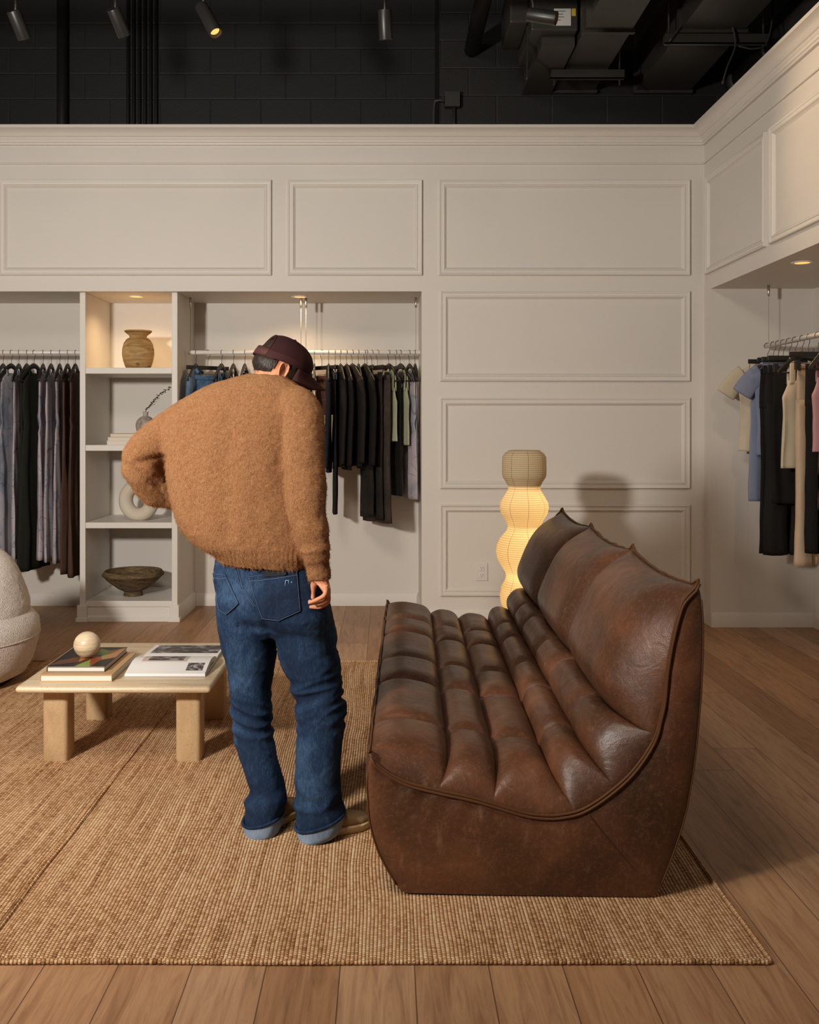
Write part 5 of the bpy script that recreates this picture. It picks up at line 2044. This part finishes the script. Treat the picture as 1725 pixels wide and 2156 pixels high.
# ---- garment patterns
def sheet(outline, thick, seed, fold, nu=26, nz=34, kf=3.0, ruche=None):
    """A hollow flat garment hanging from z=0: outline = [(z, half width, half thickness, centre u)], folds grow downwards."""
    zs_ = [o_[0] for o_ in outline][::-1]
    hwid = [o_[1] for o_ in outline][::-1]
    hth = [o_[2] for o_ in outline][::-1]
    cu = [(o_[3] if len(o_) > 3 else 0.0) for o_ in outline][::-1]
    ztop, zbot = outline[0][0], outline[-1][0]
    rings = []
    n = nu * 2
    for i in range(nz + 1):
        t = i / nz
        z = ztop + (zbot - ztop) * t
        a, b, c = interp(zs_, hwid, z), interp(zs_, hth, z), interp(zs_, cu, z)
        ring = []
        for k in range(n):
            th = 2 * PI * k / n
            cs, sn_ = math.cos(th), math.sin(th)
            u = c + a * math.copysign(abs(cs) ** 0.85, cs)
            w = b * math.copysign(abs(sn_) ** 0.8, sn_)
            fz = fold * min(1.0, 0.15 + t * 1.1)
            ph = seed * 1.7 + 1.2 * mnoise.noise((seed, z * 1.5, 0))
            w += fz * math.sin(u * kf * 14 + ph) + fz * 0.5 * math.sin(u * kf * 27 + ph * 2.1 + (1.2 if sn_ > 0 else 0))
            w += 0.006 * mnoise.noise((u * 8, z * 5, seed + (3 if sn_ > 0 else 0)))
            u += 0.006 * mnoise.noise((z * 6, seed, 2.0 if cs > 0 else 5.0)) + (0.5 * fz * math.sin(z * 9 + seed + (2 if cs > 0 else 0)) if fold > 0.004 else 0)
            if ruche and ruche[0] < -z < ruche[1]:
                w += 0.005 * math.sin(z * 190 + u * 25)
                u += 0.005 * math.sin(z * 150 + 2 * cs)
            hem = 0.010 * mnoise.noise((u * 5, seed, 9)) if i == nz else 0
            ring.append((u, w, z + hem))
        rings.append(ring)
    return G_loft(rings, True, True)


def strap_geo(x0, x1, z0, z1, w=0.016, th=0.0025):
    P = smooth_path([(x0, 0.012, z1), (x0 * 0.96 + x1 * 0.04, 0.010, (z0 + z1) / 2), (x1, 0.002, z0), (x0 * 0.96 + x1 * 0.04, -0.010, (z0 + z1) / 2), (x0, -0.012, z1)], 22)
    return G_tube(P, w, 8, up=(1, 0, 0), flat=0.16)


def sleeve(sx, x0, z0, L_, r0, r1, out, seed):
    P = smooth_path([(sx * (x0 - 0.03), 0, z0), (sx * (x0 + out * 0.4), 0, z0 - L_ * 0.3), (sx * (x0 + out * 0.8), 0.012, z0 - L_ * 0.68), (sx * (x0 + out), 0.02, z0 - L_)], 22)
    R = [r0 + (r1 - r0) * i / 21 + 0.004 * mnoise.noise((i * 0.5, seed, 0)) for i in range(22)]
    return G_tube(P, R, 16, up=(1, 0, 0), flat=0.40)


def garment(kind, L, seed, mat, T=0.016, fold=0.006, W=None):
    """returns (verts, faces) and extra parts [(name, geo)]"""
    ex = []
    zt = -0.012
    if kind == 'dress':
        W = W or 0.185
        g = sheet([(-0.055, W * 0.42, T * 0.7), (-0.085, W * 0.66, T * 0.8), (-0.13, W * 0.90, T * 0.9), (-0.20, W * 0.86, T * 0.9), (-0.30, W * 0.90, T), (-0.42, W * 0.82, T * 0.95), (-0.60, W * 0.95, T * 1.1), (-L, W * 1.16, T * 1.5)], T, seed, fold, ruche=(0.36, 0.52) if seed % 2 else None)
        for s in (-1, 1):
            ex.append(('shoulder_strap', strap_geo(s * W * 0.42, s * W * 0.36, -0.020, -0.075, 0.020)))
    elif kind == 'tank':
        W = W or 0.175
        g = sheet([(-0.165, W * 0.70, T * 0.7), (-0.20, W * 0.76, T * 0.9), (-0.235, W * 0.86, T), (-0.27, W, T), (-0.40, W * 0.94, T), (-L, W, T * 1.1)], T, seed, fold * 0.6)
        for s in (-1, 1):
            ex.append(('shoulder_strap', strap_geo(s * W * 0.55, s * W * 0.48, -0.026, -0.19, 0.027)))
    elif kind == 'jacket':
        W = W or 0.205
        g = sheet([(0.004, 0.055, 0.014), (-0.02, 0.085, 0.016), (-0.06, 0.145, 0.018), (-0.10, W, 0.018), (-0.20, W, 0.018), (-0.42, W * 0.93, 0.018), (-L, W * 1.02, 0.020)], T, seed, fold * 0.6)
        for s in (-1, 1):
            ex.append(('sleeve', sleeve(s, W - 0.005, -0.105, L * 0.82, 0.058, 0.046, 0.045, seed + s)))
        ex.append(('collar', G_tube(smooth_path([(-0.06, -0.036, -0.055), (-0.055, -0.006, -0.012), (0, 0.016, -0.004), (0.055, -0.006, -0.012), (0.06, -0.036, -0.055)], 20), 0.011, 10, flat=0.5)))
    elif kind == 'tee':
        W = W or 0.20
        g = sheet([(0.0, 0.075, 0.012), (-0.03, 0.12, 0.016), (-0.085, W, 0.018), (-0.2, W, T), (-0.4, W * 0.9, T), (-L, W * 0.95, T * 1.1)], T, seed, fold * 0.6)
        for s in (-1, 1):
            P = smooth_path([(s * (W - 0.045), 0, -0.10), (s * (W + 0.03), 0, -0.155), (s * (W + 0.085), 0.006, -0.235)], 14)
            ex.append(('sleeve', G_tube(P, [0.075, 0.074, 0.072, 0.070, 0.069, 0.068, 0.067, 0.066, 0.066, 0.067, 0.067, 0.068, 0.068, 0.066], 18, up=(1, 0, 0), flat=0.28)))
    elif kind == 'trousers':
        W = W or 0.165
        g = sheet([(-0.075, W, 0.012), (-0.11, W * 1.01, 0.013), (-0.20, W * 1.04, T), (-0.33, W * 1.04, T)], T, seed, fold * 0.4, nz=14)
        q = W * 0.52
        for s in (-1, 1):
            ex.append(('trouser_leg', sheet([(-0.29, q * 1.0, T * 0.95, s * q), (-0.45, q * 0.98, T, s * q * 1.01), (-0.70, q * 0.86, T, s * q * 1.02), (-L, q * 1.05, T * 1.1, s * q * 1.08)], T, seed + s, fold * 0.6, nu=16, nz=26)))
        ex.append(('waistband', sheet([(-0.072, W * 1.02, 0.0145), (-0.105, W * 1.02, 0.0155)], T, seed, 0.0, nz=3)))
    elif kind == 'skirt':
        W = W or 0.165
        g = sheet([(-0.075, W, 0.013), (-0.13, W * 1.03, T * 0.9), (-L * 0.6, W * 1.10, T), (-L, W * 1.16, T * 1.2)], T, seed, fold * 0.6)
        ex.append(('waistband', sheet([(-0.072, W * 1.02, 0.015), (-0.11, W * 1.02, 0.016)], T, seed, 0.0, nz=3)))
    elif kind == 'shorts':
        W = W or 0.17
        g = sheet([(-0.075, W, 0.013), (-0.20, W * 1.05, T), (-0.28, W * 1.06, T)], T, seed, fold * 0.4, nz=10)
        for s in (-1, 1):
            ex.append(('short_leg', sheet([(-0.25, W * 0.54, T, s * W * 0.53), (-L, W * 0.60, T * 1.2, s * W * 0.58)], T, seed + s, fold * 0.5, nu=16, nz=12)))
        ex.append(('waistband', sheet([(-0.072, W * 1.02, 0.015), (-0.11, W * 1.02, 0.016)], T, seed, 0.0, nz=3)))
    return g, ex


PROTO = {'w': hanger_wood(), 'c': hanger_clip()}
proto_used = {'w': False, 'c': False}


def place_hanger(t, loc, rz, label):
    name = {'w': 'black wooden hanger', 'c': 'black clip hanger'}[t]
    cat = 'hanger'
    grp = 'hangers on the clothes rails'
    if not proto_used[t]:
        proto_used[t] = True
        o = PROTO[t]
        o.location = loc
        o.rotation_euler = (0, 0, rz)
    else:
        o = dup(PROTO[t], loc, rz)
    return tag(o, label, cat, grp)


MARB = [m_marble('marbled_jersey_%s' % w_, s_, a_, b_) for w_, s_, a_, b_ in (('lilac', 1, '#a59ba3', '#8d8f9c'), ('grey', 4, '#a09a9f', '#858b96'), ('pale', 7, '#aaa2a7', '#9599a4'), ('slate', 10, '#9c99a2', '#7f8794'))]
CHAR = m_cloth('charcoal_green_jersey', '#23251f', 0.9)
BLKJ = m_cloth('black_crepe', '#191715', 0.85, 0.3)
BLKS = m_cloth('black_suiting', '#1f1b18', 0.8, 0.3)
BRN = m_cloth('brown_jersey', '#553d33', 0.85)
COCO = m_cloth('cocoa_twill', '#4a302a', 0.85)
NAVY = m_cloth('navy_twill', '#1a1f28', 0.85)
CREAM = m_cloth('cream_cotton', '#c9bba4', 0.85, 0.12)
BEIG = m_cloth('beige_satin', '#c0a78c', 0.45, 0.12)
PINK = m_cloth('pink_rib', '#c08f90', 0.85, 0.15)
BLUE = m_cloth('dusty_blue_jersey', '#8189a0', 0.8, 0.15)
SAGE = m_cloth('sage_jersey', '#a3a688', 0.8, 0.15)
LBLU = m_denim('pale_denim', '#39506d', '#58708e', '#8298b2')
MBLU = m_denim('mid_denim', '#263f5e', '#43617f', '#6d89a6')
GDEN = m_denim('charcoal_denim', '#27211d', '#3c332e', '#5a4e47')
BDEN = m_denim('black_denim', '#191614', '#282320', '#3b3430')


def hang(pos, rz, hanger, kind, name, cat, mat, bottom_z, glabel, hlabel, group, seed, T=0.016, fold=0.006, W=None):
    """a hanger on the rail and the garment on it, both things of their own"""
    z0 = RLZ - HK + 0.0165 - 0.0165 + 0.0
    loc = Vector((pos[0], pos[1], RLZ + 0.0165 - (HK + 0.0205) + 0.002))
    place_hanger(hanger, loc, rz, hlabel)
    L_ = loc.z - bottom_z
    g, ex = garment(kind, L_, seed, mat, T, fold, W)
    G = thing(name, glabel, cat, loc, group)
    o = ob({'dress': 'bodice_and_skirt', 'jacket': 'jacket_body', 'tank': 'top_body', 'tee': 'top_body', 'trousers': 'hip_panel', 'skirt': 'skirt_panel', 'shorts': 'hip_panel'}[kind], *g, mat, G)
    o.matrix_parent_inverse = Matrix.Identity(4)
    for nm, q in ex:
        o = ob(nm, *q, mat, G)
        o.matrix_parent_inverse = Matrix.Identity(4)
    G.rotation_euler = (0, 0, rz)
    return G


Q = math.radians(90)


def zpx(py, Y=7.0):
    return CAM_H - (py - VY) * Y / FPX


# ---- rail behind the armchair: hanger axis along Y
GL = 'dresses on the rail behind the armchair'
rows = [
    (-14, 4, 'dress', 0, 1178, 'grey marbled long dress, outermost on the rail behind the armchair', 'black wooden hanger with the outermost dress on the rail behind the armchair', 0.017, 0.009),
    (7, 6, 'dress', 1, 1176, 'grey marbled long dress with gathered waist, second from the outer end of its rail', 'black wooden hanger with the second dress from the outer end of the rail', 0.017, 0.009),
    (24, -7, 'dress', 3, 1180, 'slate marbled long dress beside the marbled dress with gathered waist', 'black wooden hanger with the slate marbled dress', 0.017, 0.009),
    (40, 8, 'dress', 2, 1176, 'pale marbled long dress hanging just before the charcoal dresses', 'black wooden hanger with the pale marbled dress before the charcoal dresses', 0.015, 0.007),
    (57, 5, 'dress', 'CHAR', 1198, 'dark charcoal long dress next to the pale marbled dress', 'black wooden hanger with the first charcoal dress', 0.020, 0.008),
    (72, -10, 'dress', 'CHAR', 1200, 'dark charcoal long dress hanging behind the lilac marbled dress', 'black wooden hanger tilted across, with the second charcoal dress', 0.020, 0.008),
    (91, 10, 'dress', 0, 1176, 'lilac marbled dress right after the two charcoal dresses', 'black wooden hanger with the lilac marbled dress after the charcoal ones', 0.018, 0.007),
    (108, 7, 'dress', 2, 1180, 'pale marbled dress in the middle of the three marbled dresses beside the brown ones', 'black wooden hanger with the middle one of three marbled dresses', 0.016, 0.007),
    (126, 9, 'dress', 1, 1183, 'grey marbled dress touching the first brown dress', 'black wooden hanger with the marbled dress touching the brown dress', 0.016, 0.006),
    (143, 6, 'dress', 'BRN', 1205, 'brown gathered long dress second from the bookcase', 'black wooden hanger with the brown dress second from the bookcase', 0.018, 0.008),
    (159, 5, 'dress', 'BRN', 1212, 'brown gathered long dress right beside the bookcase', 'black wooden hanger with the brown dress beside the bookcase', 0.018, 0.008),
]
named = {'CHAR': CHAR, 'BRN': BRN}
for i, (px, ang, kind, mt, bot, gl, hlb, T, fd) in enumerate(rows):
    hang((rx(px), YR), Q + math.radians(ang), 'w', kind, 'dress', 'dress', named[mt] if isinstance(mt, str) else MARB[mt], zpx(bot), gl, hlb, GL, i + 1, T, fd, 0.17)

# ---- rail beside the bookcase (mostly hidden by the person)
GM = 'denim and dark clothes on the rail beside the bookcase'
hang((rx(413), YR), Q - 0.10, 'w', 'jacket', 'denim_shirt', 'shirt', LBLU, zpx(1010), 'pale blue denim shirt on the rail end next to the bookcase', 'black wooden hanger with the pale denim shirt', GM, 21, 0.016, 0.004, 0.17)
hang((rx(438), YR), math.radians(38), 'c', 'shorts', 'denim_shorts', 'shorts', MBLU, zpx(925), 'mid blue denim shorts clipped up beside the pale denim shirt', 'black clip hanger turned outwards with the denim shorts', GM, 22, 0.016, 0.004, 0.15)
hang((rx(467), YR), Q - 0.12, 'w', 'tank', 'denim_vest', 'vest', MBLU, zpx(960), 'mid blue denim vest beside the denim shorts', 'black wooden hanger with the denim vest', GM, 23, 0.016, 0.004, 0.17)
hang((rx(492), YR), Q - 0.06, 'w', 'tank', 'sleeveless_shirt', 'top', BLKJ, zpx(950), 'black sleeveless top behind the shoulder of the person, beside the denim vest', 'black wooden hanger with the black top next to the denim vest', GM, 24, 0.016, 0.004, 0.16)
hang((rx(516), YR), Q - 0.04, 'w', 'dress', 'black_dress', 'dress', BLKJ, zpx(1080), 'black dress hanging behind the neck of the person', 'black wooden hanger with the black dress behind the person', GM, 25, 0.016, 0.005, 0.16)

# ---- rail next to the panelled wall
GJ = 'clothes on the rail next to the panelled wall'
R_ = lambda d: Q + math.radians(d)
rowsR = [
    (648, 4, 'w', 'tank', 'top', 'top', CREAM, 865, 'beige top peeking out behind the cap', 'wooden hanger with the beige top behind the cap', 0.016, 0.15),
    (662, 5, 'w', 'tank', 'top', 'top', CREAM, 875, 'cream striped-edge top just before the cocoa brown shorts', 'black wooden hanger with the cream top before the brown shorts', 0.016, 0.16),
    (678, 46, 'c', 'shorts', 'shorts', 'shorts', COCO, 874, 'cocoa brown shorts hanging from clips near the cap brim', 'black clip hanger turned outwards with the brown shorts', 0.014, 0.13),
    (692, 4, 'w', 'jacket', 'navy_shirt', 'shirt', NAVY, 995, 'navy shirt hanging behind the cocoa brown shorts', 'black wooden hanger with the navy shirt', 0.016, 0.16),
    (706, 3, 'c', 'trousers', 'trousers', 'trousers', BLKS, 1083, 'narrow black trousers beside the navy shirt, one leg reaching lowest there', 'black clip hanger with the narrow black trousers', 0.016, 0.12),
    (717, 12, 'w', 'jacket', 'blazer', 'jacket', BLKS, 985, 'black blazer next to the cocoa brown shorts, its sleeve hanging in front', 'black wooden hanger with the first black blazer after the brown shorts', 0.02, 0.165),
    (730, 14, 'w', 'jacket', 'blazer', 'jacket', BLKJ, 990, 'black blazer second after the cocoa brown shorts', 'black wooden hanger with the second black blazer', 0.02, 0.16),
    (742, 24, 'w', 'jacket', 'blazer', 'jacket', BLKS, 982, 'black blazer with the broad sleeve, in the middle of the jackets', 'black wooden hanger with the broad-sleeved black blazer', 0.02, 0.185),
    (755, 10, 'w', 'dress', 'leather_dress', 'dress', BLKJ, 975, 'shiny black strap dress between the black jackets', 'black wooden hanger with the shiny black strap dress', 0.016, 0.155),
    (768, 22, 'w', 'jacket', 'black_shirt', 'shirt', BLKJ, 988, 'black shirt hanging against the grey denim jeans', 'black wooden hanger with the black shirt against the jeans', 0.018, 0.165),
    (773, 16, 'c', 'trousers', 'trousers', 'trousers', BDEN, 1085, 'black denim trousers showing below the black blazers', 'black clip hanger with the black denim trousers', 0.02, 0.15),
    (783, 30, 'c', 'trousers', 'jeans', 'jeans', BDEN, 1093, 'dark jeans second from the sage green tops', 'black clip hanger with the dark jeans', 0.02, 0.155),
    (795, 34, 'c', 'trousers', 'jeans', 'jeans', GDEN, 1101, 'charcoal flared jeans with pale side stitching beside the sage green top', 'black clip hanger with the charcoal flared jeans', 0.024, 0.165),
    (819, 24, 'w', 'tank', 'sage_top', 'top', SAGE, 930, 'sage green sleeveless top beside the charcoal jeans', 'black wooden hanger with the sage top beside the jeans', 0.014, 0.15),
    (834, 16, 'c', 'skirt', 'black_skirt', 'skirt', BLKJ, 1045, 'black skirt hanging behind the two sage green tops', 'black clip hanger with the black skirt behind the sage tops', 0.014, 0.13),
    (843, 24, 'w', 'tank', 'sage_top', 'top', SAGE, 937, 'sage green sleeveless top beside the marbled dress', 'black wooden hanger with the sage top beside the marbled dress', 0.014, 0.16),
    (862, 15, 'w', 'dress', 'marbled_dress', 'dress', MARB[0], 1050, 'lilac marbled short dress second from the panelled wall', 'black wooden hanger with the marbled dress second from the panelled wall', 0.016, 0.165),
    (874, 5, 'w', 'dress', 'marbled_dress', 'dress', MARB[3], 1044, 'slate marbled short dress touching the panelled wall end of the rail', 'black wooden hanger at the panelled wall end of the rail', 0.012, 0.145),
]
for i, (px, ang, hg, kind, nm, cat, mt, bot, gl, hlb, T, W_) in enumerate(rowsR):
    hang((rx(px), YR), R_(ang), hg, kind, nm, cat, mt, zpx(bot, 6.98), gl, hlb, GJ, 31 + i, T, 0.005, W_)
# pale side stitching of the charcoal jeans is part of them; a small paper price tag hangs at the beige top
tagm = M('tag_card', '#c9a46e', 0.7).m
tp_ = pp(650, 768, 6.86)
TG = thing('price_tag', 'small tan card tag hanging behind the cap', 'tag', (tp_.x, tp_.y, tp_.z))
ob('card', *G_box(tp_.x - 0.013, tp_.x + 0.013, tp_.y - 0.001, tp_.y + 0.001, tp_.z - 0.03, tp_.z + 0.03), tagm, TG, smooth=False)
ob('string', *G_tube([tp_ + Vector((0, 0, 0.03)), Vector((rx(648), 6.93, 1.83))], 0.0007, 4), BLKMETAL, TG)

# ---- rail in the side niche: hanger axis along X
GN = 'clothes on the rail in the side niche'


def znear(py, Y):
    return CAM_H - (py - VY) * Y / FPX


rowsN = [
    (6.48, 0, 'w', 'tee', 'cream_tee', 't-shirt', CREAM, 950, 'cream short-sleeved tee deepest in the side niche', 'black wooden hanger with the cream tee', 0.022, 0.20),
    (6.38, 4, 'c', 'skirt', 'blue_skirt', 'skirt', BLUE, 1055, 'dusty blue straight skirt clipped up in front of the cream tee', 'black clip hanger with the dusty blue skirt', 0.022, 0.150),
    (6.30, -6, 'w', 'tee', 'blue_tee', 't-shirt', BLUE, 960, 'dusty blue short-sleeved tee in front of the blue skirt', 'black wooden hanger with the dusty blue tee', 0.022, 0.150),
    (6.22, 3, 'c', 'trousers', 'trousers', 'trousers', BLKJ, 1165, 'black wide trousers directly before the dusty blue tee', 'black clip hanger with the black trousers before the blue tee', 0.024, 0.150),
    (6.13, -3, 'c', 'trousers', 'trousers', 'trousers', BLKS, 1168, 'black trousers second in the row of black in the side niche', 'black clip hanger with the second black trousers', 0.024, 0.150),
    (6.04, 0, 'c', 'skirt', 'black_skirt', 'skirt', BLKJ, 1060, 'black skirt just behind the cream tank top', 'black clip hanger with the black skirt behind the cream tank', 0.022, 0.135),
    (5.94, 24, 'w', 'tank', 'cream_tank', 'top', CREAM, 985, 'cream tank top with deep armholes in the side niche', 'black wooden hanger with the cream tank', 0.022, 0.165),
    (5.85, 38, 'c', 'trousers', 'beige_trousers', 'trousers', BEIG, 1188, 'beige satin long trousers in the side niche', 'black clip hanger with the beige satin trousers', 0.030, 0.125),
    (5.58, 34, 'w', 'tank', 'pink_tank', 'top', PINK, 951, 'pink ribbed tank top in the side niche', 'black wooden hanger with the pink tank', 0.022, 0.165),
    (5.72, 0, 'c', 'trousers', 'trousers', 'trousers', BLKJ, 1166, 'black trousers behind the pink tank at the frame edge', 'black clip hanger with the black trousers at the frame edge', 0.024, 0.072),
]
for i, (Y, ang, hg, kind, nm, cat, mt, bot, gl, hlb, T, W_) in enumerate(rowsN):
    hang((RXX, Y), math.radians(ang), hg, kind, nm, cat, mt, znear(bot, Y), gl, hlb, GN, 61 + i, T, 0.013, W_)
